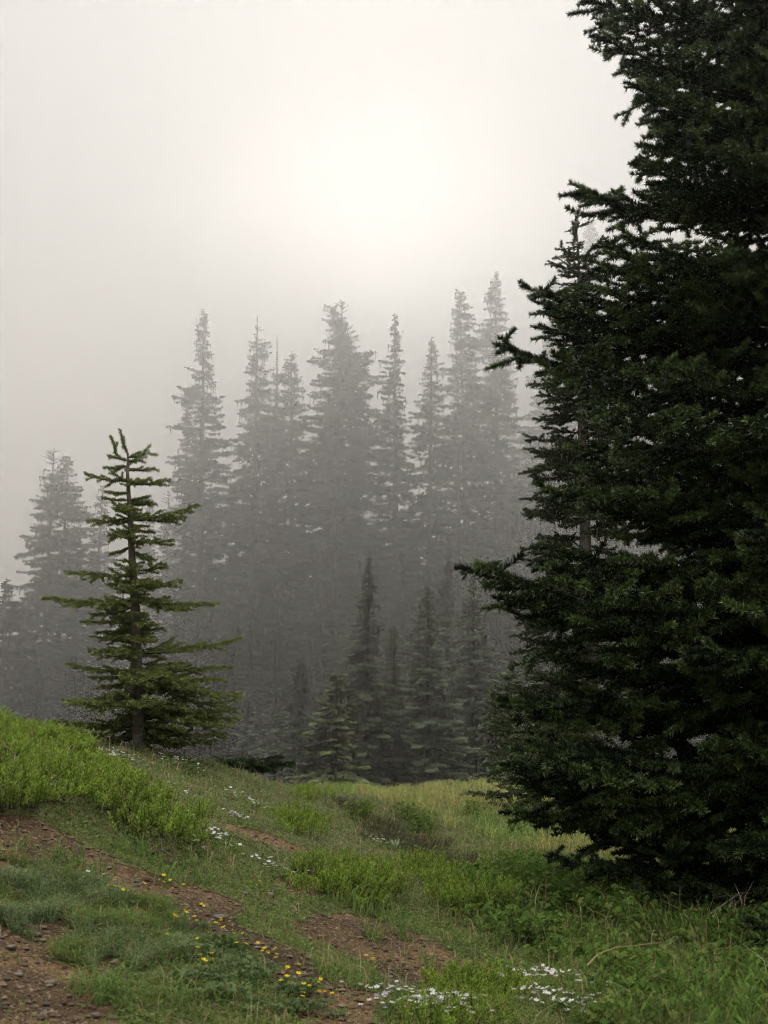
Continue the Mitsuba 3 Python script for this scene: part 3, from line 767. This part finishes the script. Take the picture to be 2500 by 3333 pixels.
# mixed grass of the slope
k = keep & ~mead
n = int(k.sum()); dist = np.hypot(x[k], y[k])
ridge = (np.clip((y[k] - 8.6) / 1.5, 0, 1) * (x[k] < 0.8))[:, None]
col = pick(rng, n, (.085, .13, .034), (.10, .145, .04), (.07, .11, .036), (.12, .14, .055), (.10, .12, .045), (.15, .12, .06))
dew = pick(rng, n, (.12, .14, .082), (.15, .165, .105), (.10, .125, .06), (.17, .145, .08), (.13, .10, .06))
col = np.where(rng.random((n, 1)) < ridge * 0.75, dew, col)
straw = rng.random(n) < 0.035
col = np.where(straw[:, None], pick(rng, n, (.24, .19, .10), (.19, .13, .07), (.28, .24, .15)), col)
bag = Bag()
blades(bag, rng, x[k], y[k], np.where(straw, 1.9, 1) * rng.uniform(0.03, 0.095, n) * np.where(forb[k], 1.9, 1) * np.where(inside(SOILRIM, x[k], y[k]), 0.75, 1) * (0.55 + 0.9 * patch[k]), 0.0021 + 0.00023 * dist, 0.8, col)
scene['slope_grass'] = bag.ply('leaf_material')
tag('slope_grass', 'mixed green and dewy grey green grass covering the slope between bare soil and ridge', 'grass', kind='stuff')
# the fine bluish patch
x2, y2, r2, g2 = tufted(rng, 700000, 5, 8.6, 0.03, 22, 24)
edge_n = meshkit.fbm(np.stack([x2 * 5, y2 * 5, 0 * x2], -1), 3, 12)
k = inside(BLUE.buffer(0.10), x2, y2) & (edge_n > 0.40 + 0.12 * ~inside(BLUE.buffer(-0.12), x2, y2)); n = int(k.sum())
bag = Bag()
lean_x = -0.02
blades(bag, rng, x2[k], y2[k], rng.uniform(0.03, 0.11, n) * (0.6 + 0.9 * meshkit.noise(np.stack([x2[k] * 7, y2[k] * 7, 0 * x2[k]], -1))), np.full(n, 0.0033), 1.0, np.where((meshkit.fbm(np.stack([x2[k] * 4, y2[k] * 4, 0 * x2[k]], -1), 3, 6) > 0.5)[:, None], pick(rng, n, (.09, .13, .058), (.115, .155, .078), (.075, .115, .045), (.16, .15, .085)), pick(rng, n, (.08, .125, .034), (.105, .145, .042), (.06, .10, .03), (.15, .13, .06))))
scene['fine_grass'] = bag.ply('leaf_material')
tag('fine_grass', 'soft bluish green patch of fine grass between the two strips of bare soil at lower left', 'grass', kind='stuff')

# low leaves
x, y, r, g = tufted(rng, 190000, 4.8, 18, 0.06, 10)
mead, blue = (inside(q, x, y) for q in (MEADOW, BLUE))
soil = in_soil(x, y)
forb = inside(FORB, x, y)
k = np.where(soil, rng.random(len(x)) < 0.035, True) & ~(blue & (rng.random(len(x)) < 0.3)) & ~(mead & (rng.random(len(x)) < 0.5))
x, y, forb = x[k], y[k], forb[k]
n = len(x)
b = np.stack([x, y, height(x, y) + rng.uniform(0.0, 0.035, n)], -1)
d = unit(rng.normal(size=(n, 3)) * [1, 1, 0.45] + [0, 0, 0.35]); e = unit(np.cross(d, rng.normal(size=(n, 3)) * 0.4 + [0, 0, 1.0]))
L = rng.uniform(0.010, 0.024, n) * (1 + 0.03 * np.hypot(x, y)); m = b + d * (L * 0.5)[:, None]; e = e * (L * 0.27)[:, None]
col = pick(rng, n, (.06, .105, .022), (.085, .125, .035), (.05, .085, .025), (.085, .09, .035))
bag = Bag(); bag.tris(b, m + e, b + d * L[:, None], col); bag.tris(b, b + d * L[:, None], m - e, col)
scene['low_leaves'] = bag.ply('leaf_material')
tag('low_leaves', 'mat of small low leaves between the grasses on the slope', 'ground cover', kind='stuff')


# ---------------------------------------------------------------- 7. heath clumps, leafy plants, flowers
def shoot_clump(seed, n, rad, h, leaf, lw, per, cols, out=0.35, stem=(.05, .04, .025)):
    rng = np.random.default_rng(seed)
    bag = Bag()
    P0, P1 = [], []
    for i in range(n):
        a, r = rng.uniform(0, 6.283), rad * math.sqrt(rng.random())
        hh = h * rng.uniform(0.6, 1.1) * (1 - 0.35 * (r / rad) ** 2)
        p = np.array([r * math.cos(a), r * math.sin(a), -0.02])
        q = p + hh * np.array([out * math.cos(a) * r / rad + rng.normal(0, 0.13), out * math.sin(a) * r / rad + rng.normal(0, 0.13), 1])
        bag.tube(np.stack([p, q]), [0.0022, 0.001], stem, 3)
        P0.append(p + (q - p) * 0.15); P1.append(q)
    P0, P1 = np.array(P0), np.array(P1)
    i = np.repeat(np.arange(n), per); t = np.tile(np.linspace(0, 1, per), n)
    base = P0[i] + (P1 - P0)[i] * t[:, None]
    a = np.tile(np.arange(per) * 2.4, n) + rng.uniform(0, 6, n)[i]
    d = unit(np.stack([np.cos(a), np.sin(a), 0.55 + 0.9 * t], -1) + rng.normal(0, 0.15, (len(i), 3)))
    e = unit(np.cross(d, [0, 0, 1.0])) * (lw / 2)
    L = leaf * rng.uniform(0.7, 1.2, len(i)) * (1 - 0.4 * t ** 3)
    m = base + d * (L * 0.5)[:, None]
    c = (np.array(cols)[rng.integers(0, len(cols), n)] * rng.uniform(0.8, 1.2, (n, 1)))[i] * rng.uniform(0.85, 1.15, (len(i), 1))
    bag.tris(base, m + e, base + d * L[:, None], c); bag.tris(base, base + d * L[:, None], m - e, c)
    return bag


def kit(name, bags, mat):
    ks = []
    for i, b in enumerate(bags):
        scene[f'{name}_kit_{i}'] = {'type': 'shapegroup', 'plant': b.ply(mat)}; ks.append(f'{name}_kit_{i}')
    return ks


def plant(key, group_id, x, y, s, rng, dz=0.0, tilt=6):
    n = rng.normal(0, 1, 3) * [1, 1, 0] + [0, 0.001, 0]
    M = T().translate([float(x), float(y), float(height(x, y)) + dz]).rotate(unit(n).tolist(), float(rng.normal(0, tilt))).rotate([0, 0, 1], float(rng.uniform(0, 360))).scale([s, s, s * float(rng.uniform(0.85, 1.15))])
    scene[key] = {'type': 'instance', 'to_world': M, 'group': {'type': 'ref', 'id': group_id}}


def fill(poly, rng, gap):
    x0, y0, x1, y1 = poly.bounds
    X, Y = np.meshgrid(np.arange(x0, x1, gap), np.arange(y0, y1, gap))
    X = (X + rng.uniform(-.4, .4, X.shape) * gap).ravel(); Y = (Y + rng.uniform(-.4, .4, Y.shape) * gap).ravel()
    k = inside(poly, X, Y)
    return X[k], Y[k]


rng = np.random.default_rng(83)
HC = [(.10, .155, .022), (.13, .185, .029), (.072, .115, .019), (.115, .145, .034)]
k_heath = kit('heath', [shoot_clump(40 + i, 60, 0.16, [.145, .12, .15, .10][i], 0.027, 0.0078, 20, HC) for i in range(4)], 'leaf_material')
texts = ['bright green heath thicket overhanging the bare bank at left', 'bright green heath mound at centre, below the brown heather', 'bright green heath strip running down right of the centre mound',
         'green heath clump at the bottom edge beside the white flowers', 'light green heath tuft halfway up the slope, left of the brown heather', 'light green heath tuft near the ridge crest by the yellow flowers']
for q, (poly, text, gap) in enumerate(zip(HEATH, texts, (0.23, 0.19, 0.19, 0.19, 0.24, 0.26))):
    h = key_for('heath_thicket' if q == 0 else 'heath_mound')
    tag(h, text, 'shrub', kind='stuff' if q == 0 else None)
    for i, (X, Y) in enumerate(zip(*fill(poly, rng, gap))):
        plant(f'{h}__{i + 1:03d}', k_heath[rng.integers(4)], X, Y, rng.uniform(0.6, 1.35), rng)
k_brown = kit('heather', [shoot_clump(60 + i, 80, 0.17, 0.11, 0.010, 0.004, 26, [(.10, .07, .032), (.085, .08, .03), (.065, .095, .03), (.13, .085, .04)], out=0.8) for i in range(3)], 'needle_material')
tag('heather_strip', 'brownish low heather growing in a strip between meadow and slope', 'heather', kind='stuff')
for i, (X, Y) in enumerate(zip(*fill(BROWN, rng, 0.25))):
    k = f'heather_strip__{i + 1:03d}'; plant(k, k_brown[rng.integers(3)], X, Y, rng.uniform(0.7, 1.2), rng)


def leafy(seed, n, size, h, cols, lobes=5, spread=0.12):
    """A plant of lobed leaves on thin stalks."""
    rng = np.random.default_rng(seed); bag = Bag()
    for i in range(n):
        a, r = rng.uniform(0, 6.283), spread * math.sqrt(rng.random())
        foot = np.array([0.25 * r * math.cos(a), 0.25 * r * math.sin(a), -0.02])
        c = np.array([r * math.cos(a), r * math.sin(a), h * rng.uniform(0.35, 1.0)])
        bag.tube(np.stack([foot, (foot + c) / 2 + [0, 0, 0.015], c]), [0.0016, 0.0014, 0.001], np.array(cols[0]) * 0.9, 3)
        up = unit(np.array([0.55 * math.cos(a), 0.55 * math.sin(a), 1.0]) + rng.normal(0, 0.3, 3))
        u = unit(np.cross(up, rng.normal(size=3))); v = np.cross(up, u)
        col = np.array(cols[rng.integers(len(cols))]) * rng.uniform(0.75, 1.3)
        s = size * rng.uniform(0.6, 1.2)
        for q in range(lobes):
            b = q * 2 * np.pi / (lobes + 0.6)
            d = u * math.cos(b) + v * math.sin(b); e = (-u * math.sin(b) + v * math.cos(b))
            m, t = c + d * s * 0.6 + up * s * 0.08, c + d * s - up * s * 0.12
            w = s * 1.7 / lobes
            bag.tris(np.array([c, c]), np.array([m + e * w, t]), np.array([t, m - e * w]), col)
    return bag


FC = [(.048, .085, .018), (.062, .10, .022), (.04, .07, .018), (.08, .10, .028)]  # greens darkened so the colour carries the shade of the lower right
k_leafy = kit('leafy', [leafy(80 + i, 60, 0.021, 0.15, FC, 5 + i % 2 * 2, 0.15) for i in range(4)], 'leaf_material')
k_tall = kit('tall', [shoot_clump(90 + i, 12, 0.12, 0.22, 0.075, 0.020, 8, [(.07, .115, .026), (.055, .095, .022)], out=0.6) for i in range(3)], 'leaf_material')
tag('leafy_undergrowth', 'lush lobed leaves crowding the ground below the huge dark fir', 'undergrowth', kind='stuff')
tag('broadleaf_plants', 'long upright leaves scattered through the lush patch at lower right', 'undergrowth', kind='stuff')
for i, (X, Y) in enumerate(zip(*fill(FORB, rng, 0.2))):
    if rng.random() < 0.7: plant(f'leafy_undergrowth__{i + 1:03d}', k_leafy[rng.integers(4)], X, Y, rng.uniform(0.7, 1.3), rng)
    else: plant(f'broadleaf_plants__{i + 1:03d}', k_tall[rng.integers(3)], X, Y, rng.uniform(0.6, 1.1), rng)
for q, text in [(z8(860, 540), 'leftmost of the dark leaf fans beyond the brown heather'), (z8(950, 560), 'tallest dark leaf fan beyond the brown heather'), (z8(920, 600), 'lowest dark leaf fan beside the brown heather'), (z8(980, 620), 'rightmost of the dark leaf fans beyond the brown heather'),
                (z8(640, 500), 'leaf fan among the upper brown heather, upper of two'), (z8(620, 540), 'leaf fan among the upper brown heather, lower of two'), (z6(60, 760), 'green leaf fan alone in the open meadow grass'), (z6(300, 860), 'green leaf fan in the meadow near the purple spikes')]:
    p = ground_at(*q); k = key_for('lupine_plant'); plant(k, k_leafy[1], p[0], p[1], rng.uniform(0.9, 1.3), rng)
    tag(k, text, 'plant', 'fan leaved plants in the meadow')
for q, text in [(z7(110, 860), 'grass tuft alone on the upper soil at the far left'), (z7(300, 950), 'grass tuft on the upper soil, first right of the far left one'), (z7(400, 960), 'grass tuft on the upper soil, second right of the far left one'), (z7(500, 1000), 'grass tuft at the lower rim of the upper soil'),
                (z7(660, 880), 'drooping grass tuft under the heath thicket, left of three'), (z7(760, 880), 'drooping grass tuft under the heath thicket, middle of three'), (z7(800, 930), 'drooping grass tuft under the heath thicket, right of three'), (z7(1000, 960), 'grass tuft below the tip of the heath thicket, upper'),
                (z7(900, 1040), 'grass tuft below the tip of the heath thicket, lower left'), (z7(1100, 1050), 'grass tuft below the tip of the heath thicket, lower right'), (z7(430, 1640), 'leftmost arching tuft near the bottom edge'), (z7(600, 1650), 'big arching tuft near the bottom edge'), (z7(700, 1700), 'arching tuft right of the big one near the bottom edge'),
                (z7(560, 1620), 'arching tuft just above the big one near the bottom edge'), (z7(520, 1690), 'arching tuft cut off lowest at the bottom left'), (z7(950, 1720), 'grass tuft below the yellow flower patch, left of two'), (z7(1000, 1660), 'grass tuft below the yellow flower patch, right of two'), (z8(520, 990), 'pale tuft below the centre heath mound, left'),
                (z8(640, 1060), 'pale tuft below the centre heath mound, middle'), (z8(780, 1090), 'pale tuft below the centre heath mound, right'), (z8(850, 1180), 'grass tuft on the middle soil patch, upper right'), (z8(980, 1340), 'grass tuft on the middle soil patch, lower right'), (z8(700, 1180), 'grass tuft on the middle soil patch, left')]:
    p = ground_at(*q)
    bag = Bag(); n = rng.integers(18, 34)
    blades(bag, rng, p[0] + rng.normal(0, .03, n), p[1] + rng.normal(0, .03, n), rng.uniform(.08, .19, n), np.full(n, .006), 1.25, pick(rng, n, (.09, .13, .04), (.12, .155, .055), (.075, .12, .035)))
    k = key_for('grass_tussock'); scene[k] = bag.ply('leaf_material')
    tag(k, text, 'grass tuft', 'arching grass tufts by the bare soil')


def flower(seed, petals, r, col, center, cup=0.25):
    rng = np.random.default_rng(seed); bag = Bag()
    for q in range(petals):
        b = q * 2 * np.pi / petals + rng.normal(0, 0.08)
        d, e = np.array([math.cos(b), math.sin(b), 0]), np.array([-math.sin(b), math.cos(b), 0])
        m, t, w = d * r * 0.62 + [0, 0, cup * r * 0.5], d * r + [0, 0, cup * r], r * 0.44
        o = np.zeros(3)
        bag.tris(np.array([o, o, m + e * w]), np.array([m + e * w, m - e * w, t + e * w * .3]), np.array([m - e * w, t * 0 + m - e * w, t - e * w * .3]) if False else np.array([m - e * w, m - e * w * .99, m - e * w]), np.array(col) * rng.uniform(.9, 1.05))
        bag.tris(np.array([m + e * w, m + e * w]), np.array([t + e * w * .35, t - e * w * .35]), np.array([t - e * w * .35, m - e * w]), np.array(col) * rng.uniform(.9, 1.05))
    bag.tube(np.array([[0, 0, -0.004], [0, 0, 0.004]]), [r * .2, r * .12], center, 5)
    bag.tube(np.array([[0, 0, -0.03], [0, 0, 0]]), 0.0009, (.06, .1, .03), 3)
    return bag


k_white = kit('white_flower', [flower(i, 5, 0.0125, (.70, .70, .72), (.6, .5, .2)) for i in range(2)] + [flower(5, 5, 0.0125, (.50, .46, .62), (.6, .5, .2))], 'petal_material')
k_yellow = kit('yellow_flower', [flower(i + 9, 5, 0.0095, (.80, .62, .03), (.7, .5, .04)) for i in range(2)], 'petal_material')
mats = [leafy(120 + i, 40, 0.010, 0.035, [(.07, .11, .03), (.09, .13, .045)], 5, 0.11) for i in range(2)]
cinq = [leafy(130 + i, 46, 0.0155, 0.06, [(.055, .085, .036), (.07, .10, .048), (.08, .10, .04)], 5, 0.13) for i in range(3)]
k_mat, k_cinq = kit('flower_mat', mats, 'leaf_material'), kit('cinquefoil', cinq, 'leaf_material')


def clump(key, q, kitf, kitm, n, rad, hz, rng, fs=1.0, ids=(0, 1), stretch=1.0):
    p = ground_at(*q)
    plant(key + '__foliage', kitm[rng.integers(len(kitm))], p[0], p[1], max(0.6, rad / 0.11), rng)
    for i in range(n):
        x, y = p[0] + rng.normal(0, rad * 0.5) * stretch, p[1] + rng.normal(0, rad * 0.5)
        plant(key_for(key + '__flower'), kitf[ids[rng.integers(len(ids))]], x, y, fs * rng.uniform(0.8, 1.2), rng, hz * rng.uniform(0.7, 1.2), tilt=22)


WHITE = [(z7(600, 378), 26, .20, 'dense white flower patch on the ridge left of the young fir, lower part'), (z7(475, 345), 14, .16, 'white flower patch at the upper left of the ridge flowers'), (z7(975, 418), 14, .2, 'small white flowers on the ridge right of the young fir trunk'),
         (z7(1275, 722), 12, .07, 'compact round tuft of white flowers alone on the middle slope'), (z7(1180, 838), 18, .11, 'bright white flowers at the tip of the heath thicket'), (z7(1110, 800), 9, .08, 'upper white flowers at the tip of the heath thicket'),
         (z7(1055, 880), 3, .03, 'pair of white flowers hanging under the heath thicket tip'), (z7(1020, 600), 6, .1, 'sparse white flowers high on the slope above the round tuft'), (z7(1345, 635), 6, .12, 'sparse white flowers right of the thicket, high on the slope'),
         (z7(1500, 1005), 12, .12, 'white flowers edging the bare soil at centre left'), (z7(485, 1075), 3, .05, 'few white flowers in the bluish grass at left'), (z7(1270, 590), 3, .06, 'tiny white flowers near the top of the slope'),
         (z8(1235, 900), 22, .13, 'pale lilac white flowers between the heather and the green strip'), (z8(1455, 1050), 5, .05, 'white flowers in a short line right of the lilac patch, first'), (z8(1505, 1085), 5, .05, 'white flowers in a short line right of the lilac patch, last'),
         (z8(930, 1590), 34, .15, 'large lilac white flower mat cut by the bottom edge, left part'), (z8(1070, 1610), 30, .13, 'large lilac white flower mat cut by the bottom edge, right part'), (z8(830, 1525), 7, .06, 'single lilac tuft above the bottom edge mat'),
         (z8(1585, 1440), 22, .12, 'white flowers in the grass at lower right, upper tuft'), (z6(480, 1800), 20, .10, 'white flowers in the grass at lower right, lower tuft'), (z6(745, 1735), 10, .10, 'lilac white flowers right of the lower right tufts'), (z6(580, 1865), 14, .08, 'white flowers at the bottom edge, lower right'),
         (z8(30, 470), 6, .12, 'faint white flowers beneath the creeping fir bush'), (z8(740, 690), 9, .12, 'small white flowers beside the silvery leaf')]
for q, n, rad, text in WHITE:
    k = key_for('white_flower_clump'); tag(k, text, 'flowers', 'white flower clumps on the slope')
    clump(k, q, k_white, k_mat, int(n * 1.8), rad, 0.07, rng, 0.92, (0, 1, 2) if 'lilac' in text else (0, 1), 1.5)
YEL = [(z7(665, 1168), 11, .07, 'yellow flowers at the upper edge of the bluish grass'), (z7(905, 1172), 7, .05, 'yellow flowers on bare soil right of the bluish grass'), (z7(1425, 1182), 6, .04, 'yellow flowers beside the dark stone'),
       (z7(1100, 1290), 2, .03, 'lone yellow flower on the soil path'), (z7(1000, 1345), 9, .05, 'yellow flowers leaning over the soil, tallest of the lower left patch'), (z7(1170, 1390), 5, .035, 'yellow flowers in the leafy patch, upper left'), (z7(1245, 1397), 4, .03, 'yellow flowers in the leafy patch, upper middle'),
       (z7(1290, 1420), 4, .03, 'yellow flowers in the leafy patch, upper right'), (z7(1000, 1470), 3, .05, 'scattered yellow flowers at the left of the leafy patch'), (z7(1065, 1552), 9, .05, 'dense yellow flower tuft at the left bottom of the leafy patch'), (z7(1300, 1490), 3, .03, 'yellow flowers in the heart of the leafy patch'),
       (z7(1425, 1522), 7, .05, 'yellow flowers at the right of the leafy patch'), (z7(1525, 1600), 6, .05, 'yellow flowers on the lower soil edge, upper'), (z7(1600, 1648), 6, .05, 'yellow flowers on the lower soil edge, lower'), (z7(1585, 1745), 7, .06, 'yellow flowers near the bottom edge at left of centre'),
       (z8(380, 1550), 5, .05, 'yellow flowers near the bottom edge left of the lilac mat'), (z8(455, 1592), 6, .05, 'lowest yellow flowers left of the lilac mat'), (z8(665, 1412), 6, .045, 'yellow flowers alone on the middle soil patch'), (z8(550, 440), 8, .07, 'yellow flower tuft at the near edge of the meadow'),
       (z8(860, 597), 5, .07, 'small yellow flowers in the brown heather')]
for q, n, rad, text in YEL:
    k = key_for('yellow_flower_plant'); tag(k, text, 'flowers', 'yellow flower plants')
    clump(k, q, k_yellow, k_cinq, max(2, int(n * 0.75)), rad * 1.2, 0.10, rng, 1.0)
for X, Y in zip(*fill(zone(z7, [(1000, 1300), (1250, 1360), (1450, 1450), (1600, 1600), (1659, 1760), (1200, 1760), (1020, 1560)]), rng, 0.17)):
    k = f"cinquefoil_leaves__{used.setdefault('cq', 0) + 1:03d}"; used['cq'] += 1; plant(k, k_cinq[rng.integers(3)], X, Y, rng.uniform(0.8, 1.3), rng)
tag('cinquefoil_leaves', 'low bluish green lobed leaves in the patch with the yellow flowers', 'ground cover', kind='stuff')

# lupine spikes, silvery leaf, dry stalks, twigs
for q, text in [(z8(205, 325), 'dark purple lupine spike on the ridge crest'), (z6(408, 900), 'purple lupine spike in the meadow, left of three'), (z6(465, 925), 'purple lupine spike in the meadow, middle of three'), (z6(594, 935), 'purple lupine spike in the meadow, right of three'), (z8(1500, 1130), 'short purple lupine spike beyond the green strip')]:
    p = ground_at(*q); rn = np.random.default_rng(int(q[0] * 7)); bag = Bag()
    h = 0.2; bag.tube(np.array([p, p + [0.01, 0, h]]), [0.003, 0.0015], (.06, .09, .03), 4)
    n = 46; t = rn.random(n); a = rn.uniform(0, 6.28, n)
    c = p + np.stack([0.01 * t, 0 * t, h * (0.5 + 0.5 * t)], -1); d = unit(np.stack([np.cos(a), np.sin(a), 0.4 + 0 * a], -1)); w = unit(np.cross(d, [0, 0, 1.0])) * .006
    bag.tris(c - w, c + w, c + d * (0.02 * (1.15 - t))[:, None], pick(rn, n, (.10, .07, .26), (.14, .09, .3), (.2, .16, .36)))
    k = key_for('lupine_spike'); scene[k] = bag.ply('petal_material'); tag(k, text, 'flower')
p = ground_at(*z8(805, 690)); rn = np.random.default_rng(3)
k = key_for('silvery_plant'); bag = Bag()
for i in range(9):
    a = i * 0.7; d = unit(np.array([math.cos(a) * .5, math.sin(a) * .5, 1])); w = unit(np.cross(d, [0, 1, 0.1])) * .011
    bag.tris(np.array([p, p]), np.array([p + d * .045 + w * .8, p + d * .09]), np.array([p + d * .09, p + d * .045 - w * .8]), (.22, .27, .19))
scene[k] = bag.ply('leaf_material'); tag(k, 'small plant with silvery pale leaves beside the brown heather', 'plant')
DRY = [(z1(1030, 2110), z1(1015, 1890), 12.6, 'tall dry forked stalk beside the young fir trunk'), (z1(890, 2060), z1(935, 1960), 12.7, 'dry leaning grass stalk at the young fir trunk'), (z8(275, 400), z8(273, 215), 15.5, 'thin brown seed stalk rising from the ridge crest'),
       (z8(1110, 600), z8(1125, 490), 13.2, 'pale dry grass blade standing in the meadow'), (z8(540, 360), z8(532, 310), 18, 'short dry stalk at the far meadow edge'), (z8(1190, 390), z8(1197, 330), 19, 'dry stalk in front of the dark forest edge fir'), (z6(795, 1170), z6(795, 1050), 9.6, 'dry stalk under the lowest bough of the dark fir'),
       (z6(970, 1250), z6(957, 1180), 9.0, 'dry leaning stem right of the lush patch'), (z6(1110, 1290), z6(1030, 1200), 8.8, 'straw coloured stem leaning left under the dark fir')]
for a, b, Y, text in DRY:
    g = ground_at(*a); A = g.copy(); B = at(*b, A[1])
    k = key_for('dry_stalk'); bag = Bag()
    bag.tube(np.array([A - [0, 0, .03], A * .5 + B * .5 + [0.01, 0, 0], B]), [0.004, 0.003, 0.002], (.26, .19, .11), 5)
    if 'forked' in text: bag.tube(np.array([A * .55 + B * .45, A * .3 + B * .7 + [-.05, .02, .0], A * .1 + B * .9 + [-.05, 0, 0]]), [0.003, .0025, .0015], (.26, .19, .11), 4)
    scene[k] = bag.ply('needle_material'); tag(k, text, 'stalk')
TW = [(z7(0, 400), z7(180, 605), 'dead brown twig lying across the left end of the heath thicket'), (z7(575, 640), z7(720, 745), 'reddish twig poking out of the heath thicket'), (z7(700, 720), z7(1000, 960), 'dark root stem running down the overhanging bank'), (z7(1150, 790), z7(1500, 910), 'long dark twig lying on the grass right of the white flowers'),
      (z7(800, 880), z7(960, 1000), 'dark stem under the tip of the overhanging bank'), (z6(660, 1710), z6(1170, 1650), 'long straw coloured stalk arching over the lush patch'), (z7(60, 1275), z7(190, 1370), 'thin twig on the bare soil at lower left'), (z8(890, 650), z8(1010, 620), 'dark twig in the brown heather')]
for a, b, text in TW:
    A, B = ground_at(*a), ground_at(*b); lift = 0.13 if 'thicket' in text or 'arching' in text else 0.05
    rn = np.random.default_rng(int(a[0])); tt = np.linspace(0, 1, 7)[:, None]
    pts = A + (B - A) * tt + [0, 0, lift] + rn.normal(0, .012, (7, 3))
    if 'arching' in text: pts[:, 2] += 0.06 * np.sin(tt[:, 0] * 3)
    k = key_for('twig'); bag = Bag(); bag.tube(pts, np.linspace(.004, .0018, 7) * (1.8 if 'root' in text or 'stem' in text else 1), (.27, .22, .11) if 'straw' in text else (.075, .042, .026), 5)
    scene[k] = bag.ply('needle_material'); tag(k, text, 'twig')
k = key_for('dead_branch'); bag = Bag(); rn = np.random.default_rng(5)
A, B = ground_at(*z6(1330, 1420)) + [0, 0, .12], ground_at(*z6(1620, 1350)) + [0, 0, .2]
bag.tube(np.array([B, A * .4 + B * .6 + [0, 0, .05], A]), [.008, .006, .002], (.2, .18, .16), 5)
for i in range(9):
    c = A + (B - A) * rn.uniform(.15, .8) + [0, 0, .03]; bag.tube(np.array([c, c + rn.normal(0, .07, 3) + [-.05, -.05, -.03]]), [.003, .001], (.2, .18, .16), 4)
scene[k] = bag.ply('needle_material'); tag(k, 'grey bare twiggy dead branch lying under the dark fir at lower right', 'branch')

# ---------------------------------------------------------------- 8. stones
rng = np.random.default_rng(97)


def stone(r, seed):
    m = trimesh.creation.icosphere(2, 1.0)
    v = m.vertices * (0.75 + 0.6 * meshkit.fbm(m.vertices * 1.3 + seed * 7.1, 3, seed)[:, None])
    v = np.sign(v) * np.abs(v) ** 0.85 * r * np.array([1.25, 1.0, 0.6])
    return trimesh.Trimesh(v, m.faces, process=False)


ST = [(z7(1180, 1235), .042, 'dark grey flat stone on the soil path, largest there'), (z7(1255, 1235), .026, 'tan stone touching the dark grey flat one'), (z7(345, 1425), .055, 'pale tan rock at the edge of the bluish grass, largest at lower left'), (z7(270, 1590), .032, 'pale stone on the bare soil at the bottom left'),
      (z7(60, 1400), .03, 'brown stone at the left edge of the lower soil'), (z7(200, 1330), .03, 'small tan stone at the top of the lower soil'), (z7(230, 1350), .022, 'second small tan stone at the top of the lower soil'), (z7(100, 1540), .025, 'small stone midway down the lower soil at left'),
      (z7(515, 1765), .03, 'grey rounded stone at the bottom edge'), (z7(240, 1755), .024, 'small grey stone near the bottom left corner'), (z7(1320, 1100), .03, 'brown stone above the dark grey flat stone'), (z7(590, 1290 - 330), .022, 'small stone below the overhanging bank'),
      (z7(545, 1050), .022, 'dark stone on the upper path'), (z7(660, 1110), .026, 'tan stone on the upper path by the yellow flowers'), (z7(1390, 1395), .026, 'stone at the lower turn of the soil path'), (z8(1430, 1330), .035, 'pale stone in the grass at lower right'), (z8(780, 1385), .022, 'dark stone on the middle soil patch'), (z8(130, 950), .04, 'brown half buried rock above the middle soil'), (z7(1150, 1720), .04, 'rounded pinkish stone among the leaves near the bottom edge')]
for i, (q, r, text) in enumerate(ST):
    p = ground_at(*q); k = key_for('stone')
    r *= 0.6
    scene[k] = {**mikit.ply(stone(r, i), 'stone_material', smooth=35), 'to_world': T().translate([float(p[0]), float(p[1]), float(p[2]) + r * .2]).rotate([0, 0, 1], float(rng.uniform(0, 360)))}
    tag(k, text, 'stone')
n = 42000
x, y, r = scatter(rng, n, 4.6, 11)
k = in_soil(x, y); x, y = x[k], y[k]; n = len(x)
octa = np.array([[1, 0, 0], [-1, 0, 0], [0, 1, 0], [0, -1, 0], [0, 0, 1], [0, 0, -1.0]]); of = np.array([[0, 2, 4], [2, 1, 4], [1, 3, 4], [3, 0, 4], [2, 0, 5], [1, 2, 5], [3, 1, 5], [0, 3, 5]])
s = 0.0035 + 0.016 * rng.random(n) ** 6
v = octa[None] * s[:, None, None] * rng.uniform(0.6, 1.3, (n, 6, 1)) * [1.2, 1, .7]
a = rng.uniform(0, 6.28, n); R = np.stack([np.stack([np.cos(a), -np.sin(a), 0 * a], -1), np.stack([np.sin(a), np.cos(a), 0 * a], -1), np.stack([0 * a, 0 * a, 1 + 0 * a], -1)], 1)
v = np.einsum('nij,nkj->nki', R, v) + np.stack([x, y, height(x, y) + 0.25 * s], -1)[:, None]
bag = Bag(); bag.add(v.reshape(-1, 3), (of[None] + np.arange(n)[:, None, None] * 6).reshape(-1, 3), np.repeat(pick(rng, n, (.085, .052, .028), (.11, .072, .042), (.07, .055, .040), (.05, .031, .018), (.14, .10, .065)), 6, 0))
scene['gravel'] = bag.ply('gravel_material')
tag('gravel', 'loose reddish and grey gravel and crumbs of earth on the bare soil', 'gravel', kind='stuff')
